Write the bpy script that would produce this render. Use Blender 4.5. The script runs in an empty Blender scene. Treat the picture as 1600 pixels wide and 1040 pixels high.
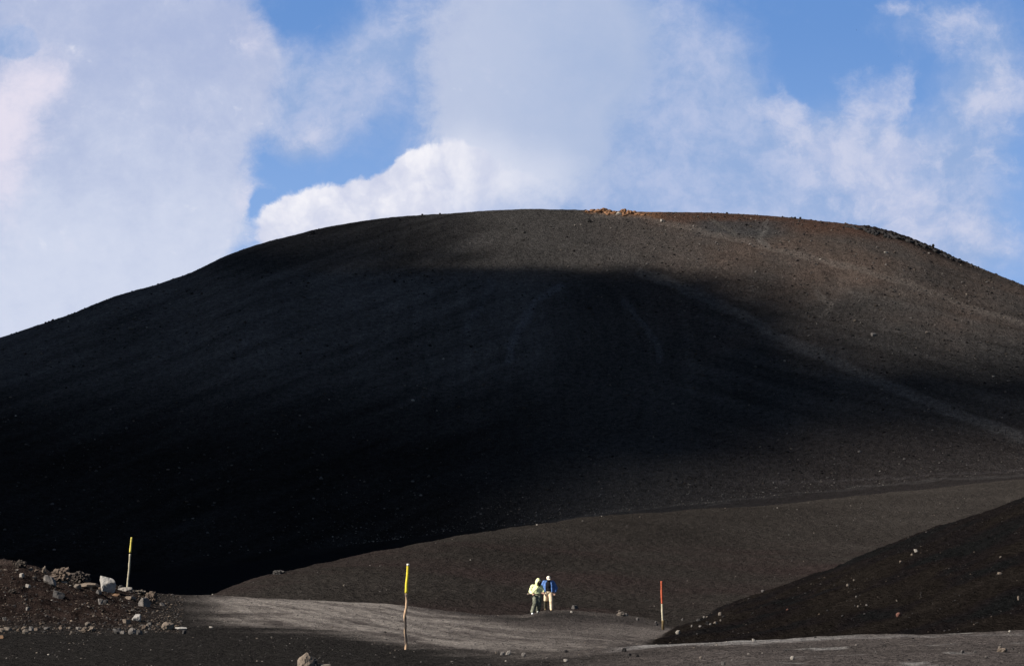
import bpy, math, random
import numpy as np
from mathutils import Vector, Matrix, noise as mnoise

S = bpy.context.scene
COL = S.collection
FPX, CX, CY, HOR = 4444.0, 800.0, 520.0, 870.0      # focal length and frame centre in photo pixels, level of the eye line
PITCH = math.atan((HOR - CY) / FPX)

# ------------------------------------------------------------------ camera
cam = bpy.data.cameras.new('camera'); cam.sensor_width = 36.0; cam.lens = 36.0 * FPX / 1600.0
cam.clip_start = 0.5; cam.clip_end = 30000.0
co = bpy.data.objects.new('camera', cam); COL.objects.link(co)
co.location = (0, 0, 0); co.rotation_euler = (math.pi / 2 + PITCH, 0, 0)
S.camera = co
S.view_settings.view_transform = 'Standard'; S.view_settings.look = 'None'
S.view_settings.exposure = 1.0; S.view_settings.gamma = 1.0
S.cycles.max_bounces = 5; S.cycles.volume_bounces = 0; S.cycles.diffuse_bounces = 3

# ------------------------------------------------------------------ sun
SUN_EL, SUN_AZ = math.radians(34), math.atan2(-0.93, -0.37)       # azimuth measured from +Y towards +X
SUN = np.array([math.cos(SUN_EL) * math.sin(SUN_AZ), math.cos(SUN_EL) * math.cos(SUN_AZ), math.sin(SUN_EL)])
sl = bpy.data.lights.new('sun', 'SUN'); sl.energy = 5.0; sl.angle = math.radians(0.5); sl.color = (1.0, 0.955, 0.88)
so = bpy.data.objects.new('sun', sl); COL.objects.link(so)
so.rotation_euler = Vector(SUN).to_track_quat('Z', 'Y').to_euler(); so.location = (0, 0, 50)

def px2uv(px, py):
    dx, dy = (px - CX) / FPX, (CY - py) / FPX
    c, s = math.cos(PITCH), math.sin(PITCH)
    den = c - dy * s
    return dx / den, (s + dy * c) / den

def uv2px(u, v):
    c, s = math.cos(PITCH), math.sin(PITCH)
    yc = c + v * s; zc = -s + v * c
    return CX + FPX * u / yc, CY - FPX * zc / yc

# ------------------------------------------------------------------ world: physical sky with clouds
W = bpy.data.worlds.new('World'); S.world = W; W.use_nodes = True
nt = W.node_tree; nt.nodes.clear()
def N(t, **k):
    n = nt.nodes.new(t)
    for a, b in k.items(): setattr(n, a, b)
    return n
def lk(a, b): nt.links.new(a, b)
def M(op, a, b=None, c=None, clamp=False):
    n = N('ShaderNodeMath', operation=op); n.use_clamp = clamp
    for i, x in enumerate((a, b, c)):
        if x is None: continue
        if isinstance(x, (int, float)): n.inputs[i].default_value = x
        else: lk(x, n.inputs[i])
    return n.outputs[0]
def smooth(x, lo, hi, a=0.0, b=1.0):
    n = N('ShaderNodeMapRange', interpolation_type='SMOOTHSTEP')
    lk(x, n.inputs[0]); n.inputs[1].default_value = lo; n.inputs[2].default_value = hi
    n.inputs[3].default_value = a; n.inputs[4].default_value = b
    return n.outputs[0]
sky = N('ShaderNodeTexSky', sky_type='NISHITA'); sky.sun_disc = False
sky.sun_elevation = SUN_EL; sky.sun_rotation = SUN_AZ
sky.altitude = 2600; sky.air_density = 1.0; sky.dust_density = 0.3; sky.ozone_density = 1.6
WSTR = 0.05
tc = N('ShaderNodeTexCoord'); sp = N('ShaderNodeSeparateXYZ'); lk(tc.outputs['Generated'], sp.inputs[0])
yy = M('MAXIMUM', sp.outputs[1], 0.04)
U = M('DIVIDE', sp.outputs[0], yy); V = M('DIVIDE', sp.outputs[2], yy)
cmb = N('ShaderNodeCombineXYZ'); lk(U, cmb.inputs[0]); lk(V, cmb.inputs[1])
P0 = cmb.outputs[0]
def noise_tex(vec, scale, detail=6, rough=0.55, out=0, dist=0.0):
    n = N('ShaderNodeTexNoise'); lk(vec, n.inputs['Vector']); n.inputs['Scale'].default_value = scale
    n.inputs['Detail'].default_value = detail; n.inputs['Roughness'].default_value = rough; n.inputs['Distortion'].default_value = dist
    return n.outputs[out]
def warp(vec, scale, amt, detail=5, rough=0.55):
    c = noise_tex(vec, scale, detail, rough, 1)
    s = N('ShaderNodeVectorMath', operation='SUBTRACT'); lk(c, s.inputs[0]); s.inputs[1].default_value = (0.5, 0.5, 0.5)
    m = N('ShaderNodeVectorMath', operation='SCALE'); lk(s.outputs[0], m.inputs[0]); m.inputs['Scale'].default_value = amt
    a = N('ShaderNodeVectorMath', operation='ADD'); lk(vec, a.inputs[0]); lk(m.outputs[0], a.inputs[1])
    f = N('ShaderNodeVectorMath', operation='MULTIPLY'); lk(a.outputs[0], f.inputs[0]); f.inputs[1].default_value = (1, 1, 0)
    return f.outputs[0]
def blobs(vec, lst):
    """sum of soft ellipses: (px, py, rx, ry, angle, weight) in degrees of the sky read as photo pixels"""
    acc = None
    for px, py, rx, ry, ang, w in lst:
        u, v = px2uv(px, py)
        mp = N('ShaderNodeMapping', vector_type='TEXTURE')
        mp.inputs['Location'].default_value = (u, v, 0); mp.inputs['Rotation'].default_value = (0, 0, -math.radians(ang))
        mp.inputs['Scale'].default_value = (rx / FPX, ry / FPX, 1); lk(vec, mp.inputs[0])
        ln = N('ShaderNodeVectorMath', operation='LENGTH'); lk(mp.outputs[0], ln.inputs[0])
        g = smooth(ln.outputs['Value'], 0.0, 1.0, w, 0.0)
        acc = g if acc is None else M('ADD', acc, g)
    return acc
def N2(x):
    v = N('ShaderNodeValue'); v.outputs[0].default_value = x; return v.outputs[0]
def mixc(fac, a, b):
    n = N('ShaderNodeMix', data_type='RGBA'); lk(fac, n.inputs[0])
    for i, x in ((6, a), (7, b)):
        if isinstance(x, tuple): n.inputs[i].default_value = (*x, 1)
        else: lk(x, n.inputs[i])
    return n.outputs[2]
EXPO = 2 ** S.view_settings.exposure
def C(r, g, b):                                   # a picture colour (0-255) as a radiance before exposure and world strength
    f = lambda x: ((x / 255 + 0.055) / 1.055) ** 2.4
    return tuple(f(x) / EXPO / WSTR for x in (r, g, b))
Pw = warp(P0, 14, 0.020, 7, 0.6)                  # broad billows
Pf = warp(Pw, 55, 0.0065, 6, 0.65)                # fine edges
Pg = warp(Pf, 170, 0.0022, 5, 0.65)
n_big = noise_tex(P0, 16, 8, 0.62); n_mid = noise_tex(Pw, 40, 9, 0.66); n_fine = noise_tex(Pf, 95, 8, 0.68)
nm = M('SUBTRACT', n_mid, 0.5); nf = M('SUBTRACT', n_fine, 0.5)
def vor(vec, scale, detail=3.0, rough=0.55):
    n = N('ShaderNodeTexVoronoi', feature='SMOOTH_F1'); n.voronoi_dimensions = '2D'; n.normalize = True; lk(vec, n.inputs['Vector']); n.inputs['Scale'].default_value = scale
    n.inputs['Detail'].default_value = detail; n.inputs['Roughness'].default_value = rough; n.inputs['Smoothness'].default_value = 0.6; return n.outputs['Distance']
def add(*a):
    r = a[0]
    for x in a[1:]: r = M('ADD', r, x)
    return r
def mul(x, k): return M('MULTIPLY', x, k)
# blue air: the physical sky, a little paler low down
pale = smooth(V, 0.10, 0.20, 1.0, 0.0)
deep = mixc(N2(0.85), sky.outputs[0], C(101, 147, 213))
skyc = mixc(mul(pale, 0.8), deep, C(143, 179, 231))
# layer 1: thin veils
veil_d = blobs(Pw, [(90, 30, 420, 330, 0, 1.1), (840, 140, 400, 430, 0, 1.25), (1040, 300, 330, 190, 0, 0.95), (470, 150, 160, 130, 20, 1.15), (560, 110, 70, 120, 0, 0.45), (1010, 120, 240, 220, 0, 0.7),
    (1270, 260, 270, 170, 10, 0.95), (1430, 270, 230, 190, 20, 0.9), (1540, 130, 130, 200, 10, 0.85), (1430, 340, 280, 150, 0, 0.8), (1150, 120, 120, 130, 0, 0.45),
    (1500, 410, 260, 80, 0, 0.55), (600, 50, 110, 150, 0, 0.45), (1180, 330, 280, 90, 0, 0.7), (1450, 30, 160, 90, 0, 0.6),
    (1250, 420, 500, 130, 0, 0.4), (480, 225, 80, 50, 0, 0.35)])
veil_a = smooth(add(veil_d, mul(M('SUBTRACT', n_big, 0.5), 1.2), mul(nf, 0.5)), 0.10, 1.0)
veil_c = mixc(smooth(add(n_mid, mul(nf, 0.5)), 0.33, 0.70), C(152, 176, 217), C(186, 197, 227))
c1 = mixc(mul(veil_a, 0.88), skyc, veil_c)
# layer 2: the wide lavender-grey masses
mass_d = blobs(Pw, [(60, -10, 200, 110, 0, 0.9), (110, 330, 420, 420, 0, 1.7), (240, 120, 300, 280, 0, 1.3), (30, 560, 420, 300, 0, 1.2), (380, 70, 120, 150, 0, 0.8), (800, 60, 270, 260, 0, 1.3), (770, 220, 210, 180, 0, 0.9),
    (340, 330, 110, 130, 0, 0.4), (930, 60, 240, 230, 0, 0.75), (900, 260, 220, 170, 0, 0.5), (0, 200, 150, 160, 0, 0.8)])
cut_d = blobs(Pf, [(28, 58, 48, 34, 0, 2.2), (490, 10, 110, 70, 0, 1.1), (585, 150, 70, 130, 0, 1.1), (500, 262, 120, 50, 0, 0.9), (408, 335, 30, 46, 0, 1.4), (1210, 60, 220, 120, 0, 1.2), (545, 60, 60, 70, 0, 0.7)])
mass_a = smooth(M('SUBTRACT', add(mass_d, mul(nm, 0.85), mul(nf, 0.55)), cut_d), 0.26, 0.90)
low = smooth(V, 0.085, 0.19, 1.0, 0.0)
Uw = add(U, mul(nm, 0.10), mul(M('SUBTRACT', n_big, 0.5), 0.10), mul(nf, 0.03), mul(V, -0.15))
centre = smooth(Uw, -0.105, -0.035, 0.0, 1.0)
mass_s = mixc(smooth(add(mul(low, 0.55), mul(n_mid, 0.75), mul(nf, 0.35)), 0.2, 1.05), C(174, 186, 219), C(214, 220, 238))
mass_s = mixc(mul(centre, 0.8), mass_s, mixc(smooth(Uw, -0.055, 0.05, 0.0, 1.0), C(190, 201, 226), C(158, 180, 217)))
lit = smooth(add(blobs(Pw, [(10, 170, 140, 180, 0, 1.1), (-40, 300, 150, 220, 0, 0.8), (80, 110, 70, 60, 0, 0.5), (400, 45, 80, 80, 0, 0.45), (390, 300, 60, 110, 0, 0.55), (300, 200, 90, 60, 20, 0.3)]), mul(nm, 1.3), mul(nf, 1.3)), 0.10, 1.45)
mass_c = mixc(lit, mass_s, C(232, 226, 240))
glow = smooth(add(blobs(Pw, [(800, 300, 190, 130, 0, 1.0), (720, 240, 120, 90, 0, 0.5)]), mul(nm, 0.5)), 0.05, 1.0)
mass_c = mixc(mul(glow, 0.75), mass_c, C(222, 226, 241))
c2 = mixc(mul(mass_a, 0.94), c1, mass_c)
# right-hand wisps
wisp_d = blobs(Pf, [(1225, 160, 80, 55, 0, 0.9), (1270, 215, 120, 80, 20, 0.95), (1370, 150, 110, 70, -25, 1.0), (1380, 220, 100, 70, 0, 0.7), (1405, 12, 60, 34, 0, 1.0), (1500, 40, 100, 70, 20, 0.75), (1470, 75, 50, 60, 0, 0.3),
    (1545, 150, 80, 130, 20, 0.9), (1440, 250, 130, 70, 0, 0.7), (1400, 320, 150, 90, 30, 0.85), (1520, 360, 150, 80, 20, 0.8), (1570, 260, 70, 90, 0, 0.6), (490, 205, 55, 32, -40, 0.75), (455, 215, 40, 26, -30, 0.4), (1300, 290, 110, 80, 0, 0.5), (1320, 110, 60, 30, -20, 0.4)])
wisp_cut = blobs(Pf, [(1445, 150, 34, 60, 10, 0.9), (1440, 270, 50, 26, 0, 0.5), (1590, 70, 30, 60, 0, 0.6), (1560, 300, 40, 40, 0, 0.4)])
wisp_a = smooth(M('SUBTRACT', add(wisp_d, mul(nm, 1.5), mul(nf, 0.9)), wisp_cut), 0.2, 1.2)
c3_ = mixc(mul(wisp_a, 0.75), c2, mixc(smooth(n_fine, 0.35, 0.65), C(184, 195, 226), C(208, 212, 233)))
# layer 3: the white cumulus behind the crater rim
v1 = vor(Pf, 62, 3.0, 0.6); v2 = vor(Pg, 120, 3.0, 0.6)
puff = M('SUBTRACT', 0.42, v1)
cum_d = blobs(Pf, [(690, 292, 96, 88, 0, 2.4), (735, 305, 120, 92, 0, 2.2), (645, 300, 80, 74, 0, 2.0), (600, 325, 90, 76, 0, 2.0), (545, 342, 80, 74, 0, 2.0), (490, 348, 84, 80, 0, 2.3), (448, 368, 62, 74, 0, 2.2),
    (820, 345, 130, 90, 0, 1.9), (600, 400, 300, 110, 0, 2.5), (860, 370, 110, 80, 0, 1.4)])
cum_a = mul(smooth(add(cum_d, mul(puff, 1.5), mul(nm, 0.5), mul(nf, 0.5)), 0.42, 0.86), smooth(add(U, mul(nm, 0.03)), -0.032, 0.020, 1.0, 0.0))
shade_ = add(mul(v1, -0.9), mul(v2, -0.55), mul(nm, 0.5), mul(blobs(Pf, [(610, 378, 130, 50, 0, 1), (760, 345, 130, 60, 0, 0.9), (500, 385, 80, 40, 0, 0.6)]), -0.30), mul(blobs(Pf, [(680, 235, 90, 50, 0, 1), (470, 310, 70, 50, 0, 0.8)]), 0.2))
cum_c = mixc(smooth(shade_, -0.80, 0.02), C(200, 206, 230), C(251, 249, 253))
c4 = mixc(mul(cum_a, 0.97), c3_, cum_c)
# the rest of the sky, outside this quarter: scattered cloud on a deep blue
d3 = noise_tex(tc.outputs['Generated'], 3.2, 6, 0.6)
rest = mixc(M('MULTIPLY', smooth(d3, 0.5, 0.72), 0.10), sky.outputs[0], C(175, 185, 210))
front = M('MULTIPLY', smooth(sp.outputs[1], 0.75, 0.93), M('MULTIPLY', smooth(V, 0.24, 0.40, 1.0, 0.0), smooth(M('ABSOLUTE', U), 0.24, 0.45, 1.0, 0.0)))
final = mixc(front, rest, c4)
bg = N('ShaderNodeBackground'); bg.inputs['Strength'].default_value = WSTR; lk(final, bg.inputs[0])
wo = N('ShaderNodeOutputWorld'); lk(bg.outputs[0], wo.inputs[0])

# ------------------------------------------------------------------ helpers
def tag(o, label=None, cat=None, group=None, kind=None):
    if label: o['label'] = label
    if cat: o['category'] = cat
    if group: o['group'] = group
    if kind: o['kind'] = kind
    return o
def mesh_obj(name, verts, faces, mat=None, parent=None, smooth_=True, cols=None):
    me = bpy.data.meshes.new(name)
    verts = np.asarray(verts, dtype=np.float32); faces = np.asarray(faces)
    k = faces.shape[1]
    me.vertices.add(len(verts)); me.vertices.foreach_set('co', verts.ravel())
    me.loops.add(faces.size); me.loops.foreach_set('vertex_index', faces.astype(np.int32).ravel())
    me.polygons.add(len(faces)); me.polygons.foreach_set('loop_start', np.arange(0, faces.size, k, dtype=np.int32))
    me.polygons.foreach_set('use_smooth', np.full(len(faces), smooth_))
    if cols is not None:
        at = me.color_attributes.new('col', 'FLOAT_COLOR', 'POINT')
        c4_ = np.ones((len(verts), 4), np.float32); c4_[:, :3] = cols
        at.data.foreach_set('color', c4_.ravel())
    me.update(calc_edges=True); me.validate()
    o = bpy.data.objects.new(name, me); COL.objects.link(o)
    if mat: me.materials.append(mat)
    if parent: o.parent = parent
    return o

def hash2(ix, iy, seed):
    h = (ix.astype(np.int64) * 374761393 + iy.astype(np.int64) * 668265263 + seed * 974634777) & 0xffffffff
    h = ((h ^ (h >> 13)) * 1274126177) & 0xffffffff
    return h ^ (h >> 16)
def perlin(x, y, seed=0):
    ix, iy = np.floor(x), np.floor(y); fx, fy = x - ix, y - iy
    def g(ox, oy):
        a = (hash2(ix + ox, iy + oy, seed) & 0xffff) * (2 * math.pi / 65536)
        return np.cos(a) * (fx - ox) + np.sin(a) * (fy - oy)
    sx = fx * fx * fx * (fx * (fx * 6 - 15) + 10); sy = fy * fy * fy * (fy * (fy * 6 - 15) + 10)
    a = g(0, 0) * (1 - sx) + g(1, 0) * sx; b = g(0, 1) * (1 - sx) + g(1, 1) * sx
    return 1.5 * (a * (1 - sy) + b * sy)
def fbm(x, y, oct=4, seed=0, gain=0.5):
    s = 0; a = 1
    for i in range(oct):
        s = s + a * perlin(x * 2 ** i + 17.3 * i, y * 2 ** i - 9.1 * i, seed + i); a *= gain
    return s
def sstep(x, a, b):
    t = np.clip((x - a) / (b - a), 0, 1); return t * t * (3 - 2 * t)
def pchip_slopes(X, Y):
    """X, Y: (..., K) -> monotone slopes"""
    h = np.diff(X, axis=-1); d = np.diff(Y, axis=-1) / h
    m = np.zeros_like(Y)
    w1 = 2 * h[..., 1:] + h[..., :-1]; w2 = h[..., 1:] + 2 * h[..., :-1]
    with np.errstate(divide='ignore', invalid='ignore'):
        mm = (w1 + w2) / (w1 / d[..., :-1] + w2 / d[..., 1:])
    mm = np.where(d[..., :-1] * d[..., 1:] > 0, mm, 0)
    m[..., 1:-1] = mm; m[..., 0] = d[..., 0]; m[..., -1] = d[..., -1]
    return m
def pchip1(X, Y, x):
    X = np.asarray(X, float); Y = np.asarray(Y, float); m = pchip_slopes(X, Y)
    x = np.clip(x, X[0], X[-1]); i = np.clip(np.searchsorted(X, x, side='right') - 1, 0, len(X) - 2)
    h = X[i + 1] - X[i]; t = (x - X[i]) / h
    return (Y[i] * (2*t**3 - 3*t**2 + 1) + h * m[i] * (t**3 - 2*t**2 + t) + Y[i + 1] * (-2*t**3 + 3*t**2) + h * m[i + 1] * (t**3 - t**2))

# ------------------------------------------------------------------ terrain: contour lines in plan, each with a distance and a height
def line(*pts):
    """pts: (px, py, r) or (px, ('z', z), r) -> arrays of column, slope w=z/r, distance r"""
    X, Wv, R = [], [], []
    for px, h, r in pts:
        if isinstance(h, tuple): w = h[1] / r
        else:
            u, v = px2uv(px, h); w = v / math.sqrt(1 + u * u)
        X.append(px); Wv.append(w); R.append(r)
    return X, Wv, R
Z = lambda z: ('z', z)
LN = [
 line((-3000, Z(-1.7), 2.5), (4500, Z(-1.7), 2.5)),
 line((-3000, Z(-2.3), 30), (4500, Z(-2.1), 30)),
 line((-3000, Z(-2.75), 52), (700, Z(-2.72), 52), (850, Z(-2.6), 52), (1000, Z(-2.3), 52), (1200, Z(-2.05), 52), (4500, Z(-2.0), 52)),
 line((-3000, 1040, 72), (400, 1040, 72), (635, 1039, 72), (740, 1036, 72), (850, 1025, 72), (950, 1014.5, 72), (1000, 1009, 72), (1100, 1004, 72), (1200, 1000, 72), (1400, 992, 72), (1600, 985, 72), (2200, 972, 72), (4500, 972, 72)),
 line((-3000, Z(-2.72), 82), (860, Z(-2.72), 82), (950, Z(-2.62), 82), (1000, Z(-2.75), 82), (1080, Z(-3.0), 82), (4500, Z(-3.0), 82)),
 line((-3000, 988, 100), (0, 984, 100), (120, 986, 100), (260, 986, 100), (450, 987, 100), (600, 991, 100), (700, 995, 100), (860, 997, 100), (950, 999, 100), (1000, 1002, 100), (1060, 1006, 100), (1130, 1003, 100), (1200, 998, 100), (1400, 985, 100), (1600, 968, 100), (2200, 930, 100), (4500, 930, 100)),
 line((-3000, 940, 120), (-300, 905, 120), (0, 925, 120), (60, 931, 120), (120, 941, 120), (200, 954, 120), (260, 963, 120), (340, 964, 120), (450, 963, 120), (600, 969, 120), (720, 976, 120), (860, 982, 120), (950, 986, 120), (1000, 991, 120), (1030, 990, 120), (1060, 980.5, 120), (1130, 965, 120), (1200, 953, 120), (1300, 936, 120), (1400, 918, 120), (1600, 882, 120), (2200, 800, 120), (4500, 850, 120)),
 line((-3000, 930, 145), (-600, 860, 145), (-200, 865, 140), (0, 876, 138), (30, 879, 137), (60, 888, 137), (100, 900, 137), (150, 912, 138), (200, 920, 140), (240, 926.5, 144), (340, 930.5, 150), (450, 936, 152), (520, 939.5, 152), (600, 944, 150), (700, 955, 148), (770, 961.5, 146), (815, 962, 145), (838, 958, 144), (852, 954, 144), (885, 954, 144), (920, 957, 144), (960, 959, 144), (1000, 965, 144), (1025, 971, 144), (1060, 985, 143), (1090, 970, 140), (1130, 946, 138), (1200, 920, 145), (1300, 888, 151), (1400, 845, 157), (1500, 811, 163), (1600, 779, 169), (1800, 712, 180), (2200, 620, 190), (4500, 700, 190)),
 line((-3000, Z(-3), 165), (240, Z(-4.6), 160), (300, Z(-3.9), 160), (345, Z(-2.8), 162), (450, 938, 164), (600, 947, 164), (700, 957, 164), (815, 963, 164), (860, 967, 164), (960, 969, 163), (1025, 973, 163), (1060, Z(-3.75), 163), (1130, Z(-3.7), 163), (1200, Z(-3.5), 165), (1400, Z(-0.9), 176), (1600, Z(2), 190), (2200, Z(9), 205), (4500, Z(5), 205)),
 line((-3000, Z(-8), 185), (240, Z(-10), 180), (300, Z(-7), 180), (335, 934, 180), (450, 912, 180), (600, 905, 186), (700, 903, 190), (860, 903, 200), (1000, 900, 210), (1200, 893, 225), (1400, 868, 240), (1600, 838, 252), (2200, 790, 270), (4500, 800, 270)),
 line((-3000, Z(-14), 215), (100, Z(-14), 205), (260, Z(-11), 200), (300, 945, 198), (335, 926.5, 198), (385, 907, 201), (430, 894, 205), (455, 888.5, 210), (520, 877, 221), (600, 861.5, 235), (700, 840, 255), (800, 824.5, 280), (860, 817.5, 295), (1000, 803.5, 330), (1200, 789.5, 380), (1400, 771, 420), (1600, 750, 450), (2200, 700, 480), (4500, 760, 480)),
 line((-3000, Z(-17), 290), (260, Z(-16), 280), (430, Z(-9), 280), (600, Z(-5), 300), (860, Z(-2), 350), (1200, Z(2), 440), (1600, Z(7), 500), (2200, Z(9), 520), (4500, Z(5), 520)),
 line((-3000, 960, 470), (0, 935, 470), (240, 920, 470), (400, 903, 470), (560, 882, 470), (700, 858, 480), (860, 832, 500), (1000, 815, 520), (1300, 784, 560), (1600, 758, 580), (2200, 720, 590), (4500, 820, 590)),
 line((-3000, 900, 640), (-700, 905, 640), (0, 897, 640), (240, 886, 640), (400, 868, 640), (560, 850, 645), (700, 832.5, 645), (860, 815, 645), (930, 806, 645), (1000, 797.5, 645), (1150, 781, 645), (1300, 765, 645), (1450, 752, 640), (1600, 741, 640), (2200, 740, 640), (3000, 850, 640), (4500, 880, 640)),
]
CR = line((-3000, 872, 900), (-1100, 858, 800), (-700, 780, 800), (-300, 640, 795), (0, 528, 800), (50, 511, 805), (100, 494.5, 808), (180, 463, 815), (250, 443, 820), (300, 425, 825), (350, 401, 828), (400, 383, 832), (450, 370, 836), (500, 357.5, 840), (560, 347, 845), (620, 339.5, 848), (700, 334.5, 852), (760, 330.5, 855), (830, 327.5, 856), (900, 329, 856), (1000, 332, 856), (1100, 333, 852), (1200, 338, 848), (1300, 348, 842), (1350, 354, 838), (1390, 362, 836), (1440, 380, 830), (1500, 406, 825), (1550, 426, 818), (1600, 446, 812), (2000, 610, 790), (2400, 740, 800), (2800, 850, 850), (4500, 875, 900))

pxs = np.concatenate([np.linspace(-3000, -300, 60)[:-1], np.arange(-300, 1901, 2.05), np.linspace(1902, 4500, 60)[1:]])
# a closed ring of directions: the parts beyond the drawn columns run round behind the camera
azs = np.arctan((pxs - CX) / FPX / math.cos(PITCH))
a0, a1 = azs[0], azs[-1]
back = np.linspace(a1, a0 + 2 * math.pi, 60)[1:-1]
azs_all = np.concatenate([azs, back]); pxs_all = np.concatenate([pxs, np.interp(back, [a1, a0 + 2 * math.pi], [4500, 4500 + 1500])])
NC = len(azs_all)
pc = np.where(pxs_all > 4500, 4500, pxs_all); blend = np.clip((pxs_all - 4500) / 1500, 0, 1)
def cols_of(L, pxv):
    X, Wv, R = L
    return pchip1(X, Wv, pxv), pchip1(X, R, pxv)
KR, KZ = [], []
def addknot(r, z): KR.append(r); KZ.append(z)
for L in LN:
    w, r = cols_of(L, pc); w2, r2 = cols_of(L, np.full(NC, -3000.0))
    w = w * (1 - blend) + w2 * blend; r = r * (1 - blend) + r2 * blend
    addknot(r, w * r)
w, rc = cols_of(CR, pc); w2, r2 = cols_of(CR, np.full(NC, -3000.0)); w = w * (1 - blend) + w2 * blend; rc = rc * (1 - blend) + r2 * blend
zc = w * rc; rf, zf = KR[-1], KZ[-1]
for t, s in ((0.12, 0.10), (0.35, 0.37), (0.60, 0.665), (0.80, 0.87), (0.92, 0.965)):
    addknot(rf + (rc - rf) * t, zf + (zc - zf) * s)
addknot(rc, zc)
addknot(rc + 60, zc - 0.10 * np.maximum(zc, 0)); addknot(rc + 190, zc * 0.5); addknot(rc + 380, -10 + 0 * zc); addknot(rc * 0 + 2200, -40 + 0 * zc); addknot(rc * 0 + 9000, -160 + 0 * zc)
KR = np.stack(KR, -1); KZ = np.stack(KZ, -1)
R10 = KR[:, 10]; RFOOT = rf; RCREST = rc
rr = np.concatenate([np.geomspace(2.5, 50, 22)[:-1], np.arange(50, 100, 0.40), np.arange(100, 176, 0.33), np.arange(176, 300, 0.9), np.arange(300, 470, 1.4), np.arange(470, 630, 2.6), np.arange(630, 862, 0.72), np.arange(862, 930, 3), np.geomspace(935, 9000, 40)])
NR = len(rr)
MS = pchip_slopes(KR, KZ)
H = np.zeros((NC, NR))
for c in range(NC):
    X, Y, m = KR[c], KZ[c], MS[c]
    i = np.clip(np.searchsorted(X, rr, side='right') - 1, 0, len(X) - 2); h = X[i + 1] - X[i]; t = np.clip((rr - X[i]) / h, 0, 1)
    H[c] = (Y[i] * (2*t**3 - 3*t**2 + 1) + h * m[i] * (t**3 - 2*t**2 + t) + Y[i + 1] * (-2*t**3 + 3*t**2) + h * m[i + 1] * (t**3 - t**2))
HS = H.copy()
A2, R2 = np.meshgrid(azs_all, rr, indexing='ij')
GX, GY = R2 * np.sin(A2), R2 * np.cos(A2)
PX2 = np.repeat(pxs_all[:, None], NR, 1)
# picture row of every point of the bare ground (only to know which contour band it lies in)
def rows_of(Hh):
    v = Hh / R2 / np.cos(A2); u = np.tan(A2); c, s = math.cos(PITCH), math.sin(PITCH)
    return CY - FPX * (-s + v * c) / (c + v * s)
PY2 = rows_of(H)
near = 1 - sstep(R2, 150, 175); mid = sstep(R2, 158, 180) * (1 - sstep(R2, R10[:, None], R10[:, None] + 60)); hillm = sstep(R2, 560, 660)
R7 = KR[:, 7][:, None]
slope_m = sstep(PX2 - (1010 + 36 * sstep(R2, 100, 130)), -8, 14) * sstep(R2, 83, 92) * (1 - sstep(R2, R7 + 2, R7 + 10))
mound_m = (1 - sstep(PX2, 170, 285)) * sstep(R2, 98, 112) * (1 - sstep(R2, 160, 180))
path_f = near * (1 - slope_m) * (1 - mound_m)
H += near * (0.05 * fbm(GX / 3.5, GY / 3.5, 3, 5) + 0.018 * fbm(GX / 0.7, GY / 0.9, 2, 9)) * sstep(R2, 10, 50)
H += mound_m * (0.16 * fbm(GX / 1.6, GY / 2.2, 4, 15, 0.55))
# runnels down the right-hand slope: drawn out along the fall line
q = GX * 0.42 - GY * 0.20
H += slope_m * (0.10 * fbm(q / 0.9 + 0.3 * fbm(GX / 6, GY / 6, 2, 3), (GX * .2 + GY * .42) / 6, 3, 21) + 0.05 * fbm(GX / 0.5, GY / 0.8, 2, 22))
H += mid * (0.25 * fbm(GX / 14, GY / 20, 3, 31) + 0.06 * fbm(GX / 1.3, GY / 2.6, 3, 33))
hx = GX + 6 * fbm(GX / 40, GY / 40, 2, 44)
H += hillm * (0.6 * fbm(GX / 55, GY / 70, 3, 41) * (1 - sstep(R2, RCREST[:, None] - 40, RCREST[:, None])) + 0.07 * fbm(hx / 6, GY / 42, 3, 42) + 0.09 * fbm(GX / 2.0, GY / 3, 3, 43))
H += sstep(R2, 950, 1400) * 14 * fbm(GX / 400, GY / 400, 4, 51)
# craggy dark lava along the right-hand rim, ochre crag at the summit
crag_r = sstep(PX2, 1335, 1365) * (1 - sstep(PX2, 1470, 1545)) * sstep(R2, RCREST[:, None] - 26, RCREST[:, None] - 14) * (1 - sstep(R2, RCREST[:, None] + 12, RCREST[:, None] + 30))
H += crag_r * (0.5 * np.abs(fbm(GX / 2.2, GY / 3, 4, 61, 0.6)))

def hit(px, py, rmin=48, rmax=2000):
    """distance and point where the direction of photo pixel (px, py) meets the ground"""
    u, v = px2uv(px, py); a = math.atan(u); w_ = v / math.sqrt(1 + u * u)
    c = np.interp(a, azs, np.arange(len(azs))); c0 = int(c); f = c - c0
    prof = H[c0] * (1 - f) + H[min(c0 + 1, NC - 1)] * f
    ok = (rr >= rmin) & (rr <= rmax); idx = np.where(ok & (prof / rr >= w_))[0]
    if len(idx) == 0:
        idx2 = np.where(ok)[0]; k = idx2[np.argmax((prof / rr)[idx2])]
        r = rr[k]; z = prof[k]
    else:
        k = idx[0]
        if k > 0 and rr[k - 1] >= rmin:
            e0 = prof[k - 1] / rr[k - 1] - w_; e1 = prof[k] / rr[k] - w_; t = e0 / (e0 - e1) if e0 < 0 else 0
            r = rr[k - 1] + t * (rr[k] - rr[k - 1])
        else: r = rr[k]
        z = np.interp(r, rr, prof)
    return r, Vector((r * math.sin(a), r * math.cos(a), float(z)))
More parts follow.
